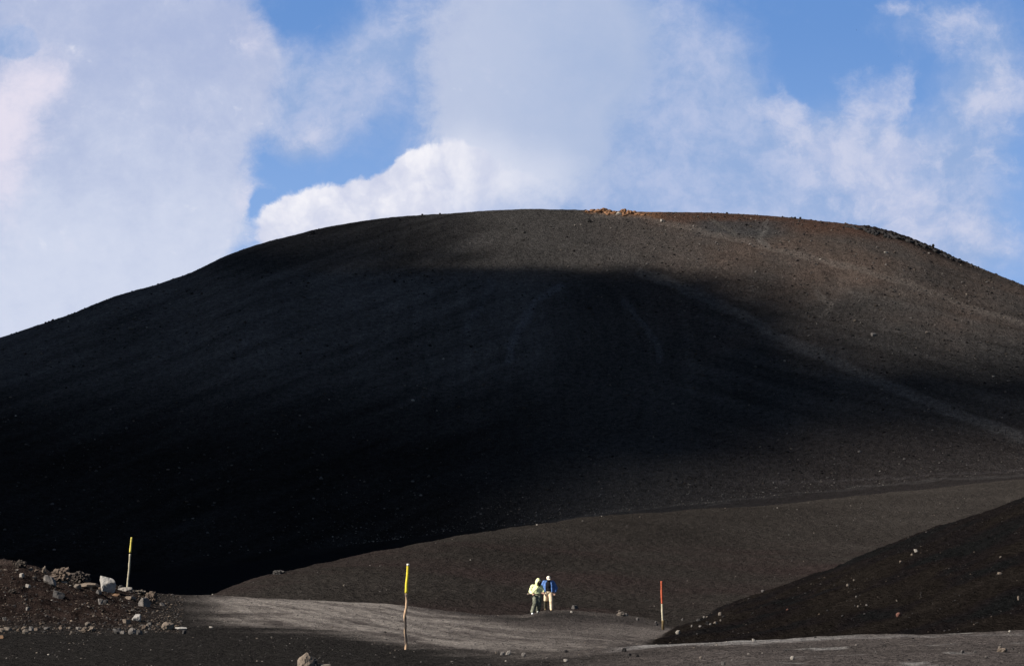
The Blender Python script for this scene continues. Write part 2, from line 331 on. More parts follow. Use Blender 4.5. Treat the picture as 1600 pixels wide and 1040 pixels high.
def ground_z(x, y, Hh=None):
    Hh = H if Hh is None else Hh
    x = np.asarray(x, float); y = np.asarray(y, float)
    r = np.hypot(x, y); a = np.arctan2(x, y)
    a = np.where(a < azs_all[0], a + 2 * math.pi, a)
    ci = np.clip(np.interp(a, azs_all, np.arange(NC)), 0, NC - 1.001); ri = np.clip(np.interp(r, rr, np.arange(NR)), 0, NR - 1.001)
    c0 = ci.astype(int); r0 = ri.astype(int); fc = ci - c0; fr = ri - r0
    return ((Hh[c0, r0] * (1 - fr) + Hh[c0, r0 + 1] * fr) * (1 - fc) + (Hh[c0 + 1, r0] * (1 - fr) + Hh[c0 + 1, r0 + 1] * fr) * fc)

# ------------------------------------------------------------------ ground colours (ash and gravel, with shade tones painted on the cone)
def c3(r, g, b): return np.array([r, g, b], float)
A_DARK, A_PATH, A_MID = c3(.0155, .0140, .0130), c3(.170, .147, .129), c3(.056, .047, .043)
A_MOUND, A_SLOPE, A_RIDGE = c3(.0185, .0128, .0108), c3(.0082, .0069, .0060), c3(.0215, .0183, .0160)
A_HILL, A_RED, A_OCH = c3(.0345, .0315, .0295), c3(.056, .0405, .033), c3(.11, .055, .028)
def mix3(a, b, m): return a * (1 - m[..., None]) + b * m[..., None]
ALB = np.zeros((NC, NR, 3)); ALB[:] = A_DARK
# pale trodden path across the middle distance
low_edge = np.interp(PX2, [150, 240, 300, 400, 500, 560, 640, 700, 760, 840, 900, 960, 1100], [925, 940, 978, 982, 988, 995, 1010, 1017, 1022, 1024, 1022, 1016, 1010])
n1 = fbm(GX / 9, GY / 5, 4, 71); n2 = fbm((GX + .20 * GY + 0.8 * fbm(GX / 8, GY / 20, 2, 70)) / 1.5, GY / 16, 4, 72); n3 = fbm(GX / 1.2, GY / 1.2, 3, 73); n4 = fbm((GX + .20 * GY + 0.5 * fbm(GX / 6, GY / 16, 2, 70)) / .42, GY / 13, 3, 74)
pm = sstep(low_edge - PY2 + 6 * n1, -8, 14) * sstep(PX2 + 26 * n1 - np.clip(PY2 - 928, 0, 60) * 1.3, 225, 400) * near
along = sstep(PX2, 240, 380) * (1 - 0.55 * sstep(PX2, 640, 860)) * (1 - 0.35 * sstep(PX2, 880, 1000))
pale = np.clip(0.70 + 0.78 * n2 + 0.25 * n1 + 0.26 * n4 + 0.12 * n3, 0, 1.5) * along
pale = pale * np.where(PX2 < 640, np.interp(PY2 - low_edge, [-60, -30, -12, 0], [1.42, 1.12, 0.95, 0.6]), 1.0)
up_edge = np.interp(PX2, [560, 640, 720, 800, 900, 1000], [928, 947, 962, 974, 976, 974])
pale = pale * (0.12 + 0.88 * sstep(PY2 - up_edge + 5 * n1, -6, 12)); pm = pm * (0.55 + 0.45 * sstep(PY2 - up_edge + 5 * n1, -10, 8))
ALB = mix3(ALB, A_MID, pm); ALB = mix3(ALB, A_PATH, np.clip(pm * pale * 0.9, 0, 1))
# right foreground shelf, pale with white streaks
rs = sstep(PX2, 640, 1150) * (1 - sstep(R2, 76, 84)); ALB = mix3(ALB, A_MID * 1.05, rs * np.clip(0.85 + 0.4 * n1, 0, 1))
streak = sstep(fbm(GX / 2.2, GY / 2.6, 4, 75), 0.45, 0.75) * rs; ALB = mix3(ALB, c3(.24, .225, .21), streak * 0.42 * sstep(PX2, 900, 1200))
edge = sstep(R2, 69.5, 71) * (1 - sstep(R2, 72.5, 76)) * sstep(PX2, 930, 1020); ALB = mix3(ALB, c3(.20, .185, .175), edge * np.clip(0.45 + 0.9 * n1, 0, 1))
# ledge by the walkers
ledge = near * sstep(R2, 139, 141.5) * sstep(PX2, 770, 830) * (1 - sstep(PX2, 1010, 1070)); ALB = mix3(ALB, c3(.065, .055, .048), ledge * (0.5 + 0.4 * n3).clip(0, 1))
ALB = mix3(ALB, A_DARK * 1.25, near * (1 - sstep(R2, 139, 141)) * sstep(R2, 132, 137) * sstep(PX2, 730, 800) * (1 - sstep(PX2, 900, 980)) * 0.6)
ALB = mix3(ALB, A_MOUND[None, None] * (1 + 0.35 * n3[..., None]), mound_m * (1 - sstep(R2, 150, 160)))
ALB = mix3(ALB, c3(.045, .033, .028), mound_m * sstep(R2, 128, 137) * (1 - sstep(PX2, 60, 190)) * (0.55 + 0.5 * n3).clip(0, 1))
qn = fbm(q / 1.3, (GX * .2 + GY * .42) / 7, 4, 76)
ALB = mix3(ALB, A_SLOPE[None, None] * (1 + 0.5 * qn[..., None]) * np.array([1, 1 - 0.05, 1 - 0.08]), slope_m)
ALB = mix3(ALB, A_SLOPE * 0.75, slope_m * sstep(R2, 128, 140) * 0.5)
m_ridge = sstep(R2, R7 + 6, R7 + 12)
rn = fbm(GX / 22, GY / 30, 4, 81); ALB = mix3(ALB, A_RIDGE[None, None] * (1 + 0.42 * sstep(PX2, 1000, 1500)[..., None]) * (1 + 0.18 * rn[..., None] + 0.12 * n3[..., None]), m_ridge)
ALB = mix3(ALB, c3(.024, .0175, .016), m_ridge * np.clip(0.3 + 0.9 * fbm(GX / 16 + 4, GY / 16, 3, 82), 0, 0.9) * sstep(PY2, 835, 870))
# cinder cone
hc = sstep(R2, R10[:, None] + 20, R10[:, None] + 45)
hn = fbm(GX / 30, GY / 36, 4, 91); hf = fbm(hx / 4, GY / 34, 4, 92)
hill = A_HILL[None, None] * (1 + 0.14 * hn[..., None] + 0.08 * hf[..., None])
strR = fbm(GX / 45, (H + .33 * GX) / 2.6, 4, 97); strL = fbm(GX / 30, (H - .45 * GX) / 3.2, 4, 98)
hill *= (1 + 0.30 * strR * sstep(PX2, 980, 1150) + 0.32 * strL * (1 - sstep(PX2, 700, 950)))[..., None]
hill *= (1 + 0.75 * (1 - sstep(PY2, 520, 640)) * (1 - sstep(PX2, 780, 950)) * sstep(PY2, 405, 440) - 0.62 * sstep(PY2, 590, 720) * (1 - sstep(PX2, 650, 1050)))[..., None]  # tones of the shaded left flank painted in: lighter above, darker below
chute = fbm((GX + 3 * fbm(GX / 12, GY / 40, 2, 99)) / 3.4, GY / 75, 3, 100)
hill *= (1 + 0.20 * chute * sstep(PX2, 560, 680) * (1 - sstep(PX2, 1080, 1200)) * sstep(PY2, 425, 470) * (1 - sstep(PY2, 600, 720)))[..., None]
redm = sstep(PX2, 830, 1230) * sstep(560 + 0 * PX2 - PY2 + 60 * hn, -30, 170)
hill = mix3(hill, A_RED[None, None] * (1 + 0.15 * hf[..., None]), np.clip(redm * (0.75 + 0.5 * fbm(GX / 20 + GY / 60, GY / 24 - GX / 50, 4, 93)), 0, 1) * 0.8)
rim_red = sstep(PX2, 985, 1040) * (1 - sstep(PX2, 1330, 1500)) * (1 - sstep(PY2 - np.interp(PX2, [1000, 1200, 1400, 1600], [332, 338, 362, 446]), 4, 26))
hill = mix3(hill, c3(.050, .026, .018), rim_red * 0.7)
hill = mix3(hill, c3(.032, .031, .031), (sstep(PX2, 1060, 1110) * (1 - sstep(PX2, 1190, 1270)) * sstep(PY2, 341, 348) * (1 - sstep(PY2, 362, 374))) * 0.8)
och = sstep(PX2, 908, 926) * (1 - sstep(PX2, 1000, 1050)) * (1 - sstep(PY2, 331 + (PX2 - 915) * 0.07, 336 + (PX2 - 915) * 0.09))
hill = mix3(hill, A_OCH[None, None] * (1 + 0.5 * n3[..., None]), och)
hill = mix3(hill, c3(.010, .008, .0075), np.clip(crag_r * 1.1, 0, 0.95))
hill = mix3(hill, A_HILL * 1.05, 0.6 * sstep(PY2, 700, 790) * sstep(PX2, 700, 1000)); hill = mix3(hill, c3(.034, .027, .0245), 0.6 * sstep(PY2, 620, 700) * sstep(PX2, 900, 1300))
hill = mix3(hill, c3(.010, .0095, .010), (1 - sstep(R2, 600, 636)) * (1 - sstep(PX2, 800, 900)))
JX, JY = 5 * fbm(GX / 9, GY / 9, 2, 95), 3 * fbm(GX / 7, GY / 9, 2, 96)
def near_line(pts, wpx):
    """0..1 closeness of ground points to a trail"""
    k0 = int(np.searchsorted(rr, 600)); k1 = int(np.searchsorted(rr, 930)); X_, Y_, A_, B_ = PX2[:, k0:k1], PY2[:, k0:k1], JX[:, k0:k1], JY[:, k0:k1]
    best = np.full(X_.shape, 1e9); p = np.array(pts, float); out = np.zeros(PX2.shape)
    jx, jy = X_ + A_, Y_ + B_
    for (x0, y0), (x1, y1) in zip(p[:-1], p[1:]):
        dx, dy = x1 - x0, y1 - y0; t = np.clip(((jx - x0) * dx + (jy - y0) * dy) / (dx * dx + dy * dy), 0, 1)
        best = np.minimum(best, np.hypot(jx - x0 - t * dx, jy - y0 - t * dy))
    out[:, k0:k1] = 1 - sstep(best, wpx * 0.4, wpx); return out
TR = [([(930, 336), (1010, 342), (1060, 352), (1170, 378), (1230, 394), (1290, 408), (1360, 425), (1430, 447), (1520, 480), (1620, 510)], 6, 0.55, c3(0.056, 0.047, 0.041)),
      ([(1000, 425), (1040, 436), (1080, 455), (1120, 473), (1180, 505), (1240, 538), (1300, 565), (1370, 595), (1440, 622), (1520, 652), (1620, 690)], 11, 0.45, c3(0.050, 0.046, 0.043)),
      ([(878, 445), (840, 465), (822, 495), (805, 520), (795, 560)], 8, 0.5, c3(0.053, 0.051, 0.053)),
      ([(1200, 345), (1198, 360), (1185, 372), (1203, 384)], 5, 0.45, c3(0.062, 0.057, 0.052)), ([(1110, 342), (1140, 360), (1150, 366)], 4, 0.4, c3(0.056, 0.050, 0.043)),
      ([(975, 470), (1000, 500), (1025, 530), (1030, 560)], 7, 0.35, c3(0.046, 0.045, 0.046)), ([(1275, 455), (1300, 475), (1285, 495)], 7, 0.3, c3(0.053, 0.046, 0.041)),
      ([(770, 440), (755, 470), (730, 510)], 9, 0.3, c3(0.046, 0.045, 0.046)),
      ([(860, 816), (930, 806), (1000, 797.5), (1150, 781), (1300, 764), (1450, 751), (1620, 739)], 2.4, 0.40, c3(0.059, 0.053, 0.048)),
      ([(1200, 754), (1400, 745), (1620, 731)], 2.2, 0.45, c3(0.050, 0.043, 0.041))]
for pts, wpx, amt, c_ in TR: hill = mix3(hill, c_ * (1.65 if pts[0][1] > 420 and wpx > 5 else 1.4), near_line(pts, wpx) * min(.8, amt * (1.3 if pts[0][1] > 420 and wpx > 5 else 1.05)) * (R2 > 600) * (0.8 + 0.5 * n3).clip(.2, 1))
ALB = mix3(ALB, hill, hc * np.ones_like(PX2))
ALB = np.clip(ALB, 0.006, 0.6)

def node_mat(name):
    m = bpy.data.materials.new(name); m.use_nodes = True; t = m.node_tree; b = t.nodes['Principled BSDF']
    return m, t, b
def terrain_mat(name, scales, amp, bump, dist):
    m, t, b = node_mat(name); n = t.nodes; l = t.links
    at = n.new('ShaderNodeAttribute'); at.attribute_name = 'col'
    tcn = n.new('ShaderNodeTexCoord'); out = None
    for i, s in enumerate(scales):
        nz = n.new('ShaderNodeTexNoise'); nz.inputs['Scale'].default_value = s; nz.inputs['Detail'].default_value = 4; nz.inputs['Roughness'].default_value = 0.7
        l.new(tcn.outputs['Object'], nz.inputs['Vector'])
        mr = n.new('ShaderNodeMapRange'); mr.inputs[1].default_value = 0.3; mr.inputs[2].default_value = 0.7
        mr.inputs[3].default_value = 1 - amp; mr.inputs[4].default_value = 1 + amp; l.new(nz.outputs[0], mr.inputs[0])
        if out is None: out = mr.outputs[0]; h = nz.outputs[0]
        else:
            mm = n.new('ShaderNodeMath'); mm.operation = 'MULTIPLY'; l.new(out, mm.inputs[0]); l.new(mr.outputs[0], mm.inputs[1]); out = mm.outputs[0]
            ad = n.new('ShaderNodeMath'); ad.operation = 'MULTIPLY_ADD'; l.new(nz.outputs[0], ad.inputs[0]); ad.inputs[1].default_value = scales[0] / s; l.new(h, ad.inputs[2]); h = ad.outputs[0]
    sc = n.new('ShaderNodeVectorMath'); sc.operation = 'SCALE'; l.new(at.outputs['Color'], sc.inputs[0]); l.new(out, sc.inputs['Scale'])
    l.new(sc.outputs[0], b.inputs['Base Color']); b.inputs['Roughness'].default_value = 0.95; b.inputs['Specular IOR Level'].default_value = 0.0
    bp = n.new('ShaderNodeBump'); bp.inputs['Strength'].default_value = bump; bp.inputs['Distance'].default_value = dist
    l.new(h, bp.inputs['Height']); l.new(bp.outputs[0], b.inputs['Normal'])
    return m
M_NEAR = terrain_mat('gravel', (3.0, 11.0), 0.45, 1.0, 0.30)
M_MID = terrain_mat('ash', (1.6, 5.0), 0.42, 0.95, 0.5)
M_HILL = terrain_mat('scoria', (0.8, 3.2), 0.42, 0.95, 1.0)

cat = np.zeros((NC, NR), int)                     # 0 ground 1 path 2 mound 3 slope 4 ridge 5 hill
cat[(pm * (1 - mound_m) * (1 - slope_m)) > 0.5] = 1
cat[(mound_m > 0.5) & (R2 < 165)] = 2
cat[m_ridge > 0.5] = 4; cat[slope_m > 0.5] = 3
cat[(hc * np.ones_like(PX2)) > 0.5] = 5; cat[(PX2 < 300) & (R2 > 160)] = 5
idx = np.arange(NC * NR).reshape(NC, NR)
c_next = np.roll(idx, -1, 0)
quads = np.stack([idx[:, :-1], c_next[:, :-1], c_next[:, 1:], idx[:, 1:]], -1)[:, :, ::-1].reshape(-1, 4)
qc = cat[:, :-1].reshape(-1)
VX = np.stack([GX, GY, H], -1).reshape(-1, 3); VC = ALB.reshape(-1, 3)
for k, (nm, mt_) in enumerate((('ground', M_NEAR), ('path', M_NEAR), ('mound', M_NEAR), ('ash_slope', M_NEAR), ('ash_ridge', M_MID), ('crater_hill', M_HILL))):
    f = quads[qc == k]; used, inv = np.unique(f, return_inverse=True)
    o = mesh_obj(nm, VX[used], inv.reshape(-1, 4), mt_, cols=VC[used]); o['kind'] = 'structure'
# fill the small hole under the camera
f = [(0, 0, -1.7)] + [tuple(VX[idx[c, 0]]) for c in range(NC)]
hv = np.array(f); hf_ = np.array([(0, 1 + (c + 1) % NC, 1 + c) for c in range(NC)])
o = mesh_obj('ground', hv, hf_, M_NEAR, cols=np.tile(A_DARK, (len(hv), 1))); o['kind'] = 'structure'

# ------------------------------------------------------------------ the cumulus that stands between the sun and the cone and throws the big shadow
TX = [-300, 0, 200, 400, 600, 700, 800, 900, 1000, 1100, 1200, 1300, 1400, 1500, 1600, 1900]
TY = [330, 350, 380, 400, 412, 424, 440, 470, 500, 550, 600, 650, 700, 750, 800, 850]
SH = np.array([
 [.9,.9,.9,.86,.78,.55,.12,0,0,0,0,0,0,0,0,0],
 [.9,.9,.9,.86,.82,.62,.15,.0,0,0,0,0,0,0,0,0],
 [.95,.95,.95,.93,.90,.66,.15,.03,0,0,0,0,0,0,0,0],
 [1,1,1,.99,.95,.82,.30,.08,0,0,0,0,0,0,0,0],
 [1,1,1,1,.93,.70,.25,.08,.04,.0,0,0,0,0,0,0],
 [1,1,1,1,.98,.97,.96,.95,.90,.55,.10,0,0,0,0,0],
 [1,1,1,1,1,1,1,1,1,.97,.50,.08,0,0,0,0],
 [1,1,1,1,1,1,1,1,1,1,.85,.30,.08,0,0,0],
 [1,1,1,1,1,1,1,1,1,1,.97,.55,.25,.08,0,0],
 [1,1,1,1,1,1,1,1,1,1,.995,.86,.64,.45,.35,.3],
 [1,1,1,1,1,1,1,1,1,1,1,.99,.975,.955,.94,.85],
 [1,1,1,1,1,1,1,1,1,1,.995,.97,.94,.91,.89,.85],
 [1,1,1,1,1,1,1,1,1,.985,.92,.80,.70,.62,.57,.6],
 [1,1,1,1,1,1,.985,.95,.88,.79,.69,.60,.54,.48,.44,.4],
 [1,1,1,1,.99,.965,.92,.86,.78,.70,.62,.55,.48,.42,.38,.4],
 [1,1,1,1,.99,.97,.93,.88,.80,.72,.64,.56,.50,.44,.40,.4]])
def shade_at(px, py):
    n = 6
    fx = np.interp(px, TX, np.arange(len(TX))); fy = np.interp(py, TY, np.arange(len(TY)))
    x0 = np.clip(fx.astype(int), 0, len(TX) - 2); y0 = np.clip(fy.astype(int), 0, len(TY) - 2); tx = fx - x0; ty = fy - y0
    tx = tx * tx * (3 - 2 * tx)
    return (SH[y0, x0] * (1 - tx) + SH[y0, x0 + 1] * tx) * (1 - ty) + (SH[y0 + 1, x0] * (1 - tx) + SH[y0 + 1, x0 + 1] * tx) * ty
CH = 340.0
hd = -SUN[:2] / math.hypot(*SUN[:2]); run = 1 / math.tan(SUN_EL)
gx = np.arange(-760, -60, 3.0); gy = np.arange(-60, 900, 3.0)
CXg, CYg = np.meshgrid(gx, gy, indexing='ij')
t = np.full(CXg.shape, 0.0); hitx = np.zeros_like(CXg); hity = np.zeros_like(CXg); done = np.zeros(CXg.shape, bool)
for z in np.arange(150, -30, -1.5):
    x = CXg + hd[0] * run * (CH - z); y = CYg + hd[1] * run * (CH - z)
    g = ground_z(x, y, HS); n_ = (~done) & (g >= z); hitx[n_] = x[n_]; hity[n_] = y[n_]; done |= n_
hr = np.hypot(hitx, hity); ha = np.arctan2(hitx, hity)
zh = ground_z(hitx, hity, HS); u_ = np.tan(np.clip(ha, -1.2, 1.2)); v_ = zh / np.maximum(hity, 1)
hpx, hpy = uv2px(u_, v_)
r10 = np.interp(ha, azs, R10[:len(azs)]); rcr = np.interp(ha, azs, RCREST[:len(azs)])
crest_py = np.interp(hpx, CR[0], [uv2px(0, w_)[1] for w_ in CR[1]])
hpy = np.where(hr > rcr - 3, np.minimum(hpy, crest_py), hpy)
ld = np.where(hpx < 320, 172.0, r10 + 4)
Sm = shade_at(hpx + 12 * fbm(hitx / 25, hity / 25, 3, 101), hpy + 7 * fbm(hitx / 18, hity / 30, 3, 102))
Sm = Sm * sstep(hr, ld, ld + 22) * (1 - sstep(hr, rcr + 60, rcr + 160)) * sstep(hpx, -620, -420) * (1 - sstep(hpx, 1750, 2100)) * done * (hity > 0)
SIG = 0.13
T = -np.log(1 - np.clip(Sm, 0, 0.996)) / SIG
T[0, :] = T[-1, :] = 0; T[:, 0] = T[:, -1] = 0
T[T < 0.25] = 0
bill = 26 * fbm(CXg / 120, CYg / 120, 4, 111)
base = np.stack([CXg, CYg, np.full_like(CXg, CH)], -1) + bill[..., None] * SUN
top = base + SUN * (T / 2)[..., None]; bot = base - SUN * (T / 2)[..., None]
gi = np.arange(CXg.size).reshape(CXg.shape); bi = np.where(T > 0, gi + CXg.size, gi)
cell = (T[:-1, :-1] + T[1:, :-1] + T[1:, 1:] + T[:-1, 1:]) > 0
def cells(I, flip):
    q_ = np.stack([I[:-1, :-1], I[1:, :-1], I[1:, 1:], I[:-1, 1:]], -1)[cell]
    return q_[:, ::-1] if flip else q_
cf = np.concatenate([cells(gi, False), cells(bi, True)]); cv = np.concatenate([top.reshape(-1, 3), bot.reshape(-1, 3)])
used, inv = np.unique(cf, return_inverse=True)
cm = bpy.data.materials.new('cloud'); cm.use_nodes = True; cm.node_tree.nodes.clear()
vs = cm.node_tree.nodes.new('ShaderNodeVolumeScatter'); vs.inputs['Density'].default_value = SIG; vs.inputs['Color'].default_value = (.40, .42, .47, 1); vs.inputs['Anisotropy'].default_value = 0.3
mo = cm.node_tree.nodes.new('ShaderNodeOutputMaterial'); va = cm.node_tree.nodes.new('ShaderNodeVolumeAbsorption'); va.inputs['Density'].default_value = SIG; va.inputs['Color'].default_value = (.40, .42, .47, 1)
ad = cm.node_tree.nodes.new('ShaderNodeAddShader'); cm.node_tree.links.new(vs.outputs[0], ad.inputs[0]); cm.node_tree.links.new(va.outputs[0], ad.inputs[1]); cm.node_tree.links.new(ad.outputs[0], mo.inputs['Volume'])
o = mesh_obj('cloud', cv[used], inv.reshape(-1, 4), cm); o['kind'] = 'structure'

# ------------------------------------------------------------------ stones and rocks
import bmesh
def ico(sub):
    bm = bmesh.new(); bmesh.ops.create_icosphere(bm, subdivisions=sub, radius=1.0)
    v = np.array([x.co[:] for x in bm.verts]); f = np.array([[y.index for y in x.verts] for x in bm.faces]); bm.free(); return v, f
ICO = {k: ico(k) for k in (1, 2, 3, 4, 5)}
MATS = {}
def simple_mat(name, col, rough=0.9, spec=0.2, nscale=8.0, namp=0.25, bump=0.5, bdist=0.02, detail=5):
    key = (name, tuple(col), nscale)
    if key in MATS: return MATS[key]
    m, t, b = node_mat(name); n = t.nodes; l = t.links
    tcn = n.new('ShaderNodeTexCoord'); nz = n.new('ShaderNodeTexNoise'); nz.inputs['Scale'].default_value = nscale; nz.inputs['Detail'].default_value = detail; nz.inputs['Roughness'].default_value = 0.65
    l.new(tcn.outputs['Object'], nz.inputs['Vector'])
    cr = n.new('ShaderNodeValToRGB'); cr.color_ramp.elements[0].position = 0.3; cr.color_ramp.elements[1].position = 0.7
    cr.color_ramp.elements[0].color = (*[c * (1 - namp) for c in col], 1); cr.color_ramp.elements[1].color = (*[min(1, c * (1 + namp)) for c in col], 1)
    l.new(nz.outputs[0], cr.inputs[0]); l.new(cr.outputs[0], b.inputs['Base Color'])
    b.inputs['Roughness'].default_value = rough; b.inputs['Specular IOR Level'].default_value = spec
    bp = n.new('ShaderNodeBump'); bp.inputs['Strength'].default_value = bump; bp.inputs['Distance'].default_value = bdist
    l.new(nz.outputs[0], bp.inputs['Height']); l.new(bp.outputs[0], b.inputs['Normal'])
    MATS[key] = m; return m
ROCK = dict(pale=(.215, .188, .16), white=(.25, .228, .205), tan=(.13, .10, .076), grey=(.115, .10, .088), dgrey=(.062, .055, .050), dark=(.028, .025, .024),
            brown=(.085, .062, .046), dbrown=(.045, .035, .028), red=(.10, .045, .032), orange=(.13, .075, .042), black=(.014, .012, .0115), buff=(.105, .085, .068))
def rock_verts(style, sub, rng):
    v, f = ICO[sub]; v = v.copy(); off = Vector([rng.uniform(-50, 50) for _ in range(3)])
    if style in ('ang', 'slab'):
        n = rng.normal(size=(13, 3)); n /= np.linalg.norm(n, axis=1)[:, None]; d = rng.uniform(0.58, 0.95, 13)
        n = np.vstack([n, [[0, 0, 1], [0, 0, -1]]]); d = np.append(d, [0.72, 0.7])
        r = np.min(np.where(v @ n.T > 0.05, d / np.maximum(v @ n.T, 0.05), 9), axis=1); r = np.minimum(r, 1.25)
        nz = np.array([mnoise.fractal(Vector(p) * 1.9 + off, 0.9, 2.1, 4) for p in v]); v *= (r * (1 + 0.07 * nz))[:, None]
    elif style == 'crag':
        nz = np.array([mnoise.fractal(Vector(p) * 1.5 + off, 0.8, 2.0, 3) for p in v]); rg = np.array([abs(mnoise.fractal(Vector(p) * 3.4 - off, 0.7, 2.1, 4)) for p in v])
        v *= (0.85 + 0.34 * nz - 0.42 * rg)[:, None]
    else:
        nz = np.array([mnoise.fractal(Vector(p) * 1.3 + off, 0.9, 2.0, 4) for p in v]); v *= (0.9 + 0.22 * nz)[:, None]
    return v, f
RN = [0]
def rock_mesh(w, h, d, style, rng, sub, lean=0.0):
    v, f = rock_verts(style, sub, rng); a = rng.uniform(0, 6.28); c, s = math.cos(a), math.sin(a)
    v = v @ np.array([[c, s, 0], [-s, c, 0], [0, 0, 1]])
    mn, mx = v.min(0), v.max(0); v = (v - (mn + mx) / 2) / (mx - mn) * np.array([w, d, h])
    v[:, 2] += h / 2
    if lean: v[:, 2] -= v[:, 0] * lean
    return v, f
def rock(px, py, w, h, style, colour, label, cat_='rock', name='rock', depth=0.8, sink=0.30, lean=0.0, rmin=48, rmax=2000, group=None, parent=None):
    RN[0] += 1; rng = np.random.default_rng(1000 + RN[0] * 7)
    r, p = hit(px, py - 0.3, rmin, rmax); k = r / FPX; W_, H_ = w * k, h * k
    v, f = rock_mesh(W_, H_ * (1 + sink), W_ * depth, style, rng, 4 if max(w, h) > 12 else 3, lean)
    v[:, 2] -= H_ * sink
    col = ROCK[colour]
    mt_ = simple_mat(colour + '_stone', col, nscale=round(3.5 / (max(W_, .12) ** .5), 1), namp=0.35, bump=0.9, bdist=round(0.05 * min(1, W_), 3) + .004)
    o = mesh_obj(name, v, f, mt_, smooth_=False, parent=parent); o.location = p
    tag(o, label, cat_, group); return o

G_M = 'rocks on the brown mound'; G_B = 'stones along the foot of the mound'; G_S = 'stones on the dark ash slope'; G_F = 'stones on the foreground gravel'; G_H = 'boulders on the cone'
# the mound's crest and flank
rock(33, 887, 19, 13, 'crag', 'dbrown', 'dark knobbly lava rock highest on the mound crest', group=G_M, rmax=160)
rock(48, 891, 7, 5, 'round', 'buff', 'small buff stone just right of the dark crest rock', group=G_M, rmax=160)
rock(57, 893, 7, 4, 'crag', 'brown', 'low brown lump on the crest left of the upright stone', group=G_M, rmax=160)
rock(69, 895, 8, 11, 'crag', 'tan', 'upright tan stone standing on the mound crest', depth=.7, group=G_M, rmax=160)
rock(94, 908, 36, 22, 'crag', 'brown', 'big brown craggy boulder, largest on the mound', group=G_M, rmax=160, cat_='boulder', name='boulder')
rock(101, 910, 11, 9, 'ang', 'pale', 'pale faceted stone leaning on the big brown boulder', group=G_M, rmax=150)
rock(126, 911, 32, 19, 'crag', 'dbrown', 'dark craggy boulder right of the big brown boulder', group=G_M, rmax=160, cat_='boulder', name='boulder')
rock(137, 917, 34, 7, 'slab', 'tan', 'long low tan slab below the dark craggy boulder', depth=.5, group=G_M, rmax=160)
rock(121, 918, 12, 6, 'ang', 'buff', 'wedge shaped buff stone left of the long slab', group=G_M, rmax=150)
rock(168, 923, 27, 21, 'ang', 'white', 'big pale angular boulder with smooth flat face', group=G_M, rmax=160, lean=.25, cat_='boulder', name='boulder')
rock(159, 923, 10, 6, 'ang', 'brown', 'small brown stone at left foot of the pale boulder', group=G_M, rmax=150)
rock(78, 912, 20, 12, 'slab', 'grey', 'grey slab sloping down below the big brown boulder', lean=.45, group=G_M, rmax=150)
rock(92, 933, 19, 9, 'slab', 'dgrey', 'dark grey slab half buried in mid mound', lean=.3, group=G_M, rmax=140)
rock(154, 927, 10, 6, 'ang', 'dgrey', 'small dark stone below the pale boulder', group=G_M, rmax=140)
rock(181, 931, 13, 4, 'slab', 'orange', 'flat rusty stone right of the pale boulder', group=G_M, rmax=140)
rock(204, 937, 18, 6, 'slab', 'tan', 'flat tan stone left of the twin boulders', group=G_M, rmax=142)
rock(157, 944, 8, 9, 'ang', 'grey', 'small upright grey stone in the middle of the mound', group=G_M, rmax=140)
rock(165, 943, 8, 7, 'round', 'dark', 'dark round stone beside the small upright grey stone', group=G_M, rmax=140)
rock(236, 942, 22, 19, 'crag', 'brown', 'brown craggy boulder at right end of the mound', group=G_M, rmax=150, cat_='boulder', name='boulder')
rock(226, 947, 20, 14, 'ang', 'grey', 'grey flat faced boulder before the brown craggy one', group=G_M, rmax=146, cat_='boulder', name='boulder', lean=-.15)
rock(217, 928, 24, 7, 'crag', 'buff', 'low buff outcrop on the crest right of the post', group=G_M, rmax=160)
rock(196, 923, 22, 6, 'slab', 'pale', 'pale slab at the foot of the left marker post', group=G_M, rmax=160)
rock(189, 921, 8, 7, 'ang', 'dgrey', 'dark notched stone between pale boulder and left post', group=G_M, rmax=160)
rock(254, 946, 9, 5, 'ang', 'grey', 'small grey stone right of the twin boulders', group=G_M, rmax=146)
rock(34, 901, 8, 6, 'ang', 'pale', 'small pale stone on the upper left mound', group=G_M, rmax=140)
rock(44, 918, 8, 6, 'ang', 'pale', 'pale pebble in the left part of the mound', group=G_M, rmax=140)
rock(19, 926, 13, 6, 'crag', 'dbrown', 'dark reddish lump near the left edge of the mound', group=G_M, rmax=140)
rock(54, 904, 7, 4, 'ang', 'dark', 'little black stone above the pale pebble', group=G_M, rmax=140)
rock(43, 953, 6, 5, 'ang', 'grey', 'small grey stone low on the left mound', group=G_M, rmax=140)
rock(7, 969, 6, 5, 'ang', 'grey', 'grey pebble by the left edge, low on the mound', group=G_M, rmax=140)
rock(213, 969, 15, 10, 'ang', 'white', 'whitish faceted stone low on the right of the mound', group=G_M, rmax=130)
rock(198, 974, 13, 7, 'ang', 'tan', 'tan stone left of and below the whitish one', group=G_M, rmax=130)
rock(234, 976, 6, 4, 'ang', 'grey', 'small grey stone under the whitish faceted stone', group=G_M, rmax=130)
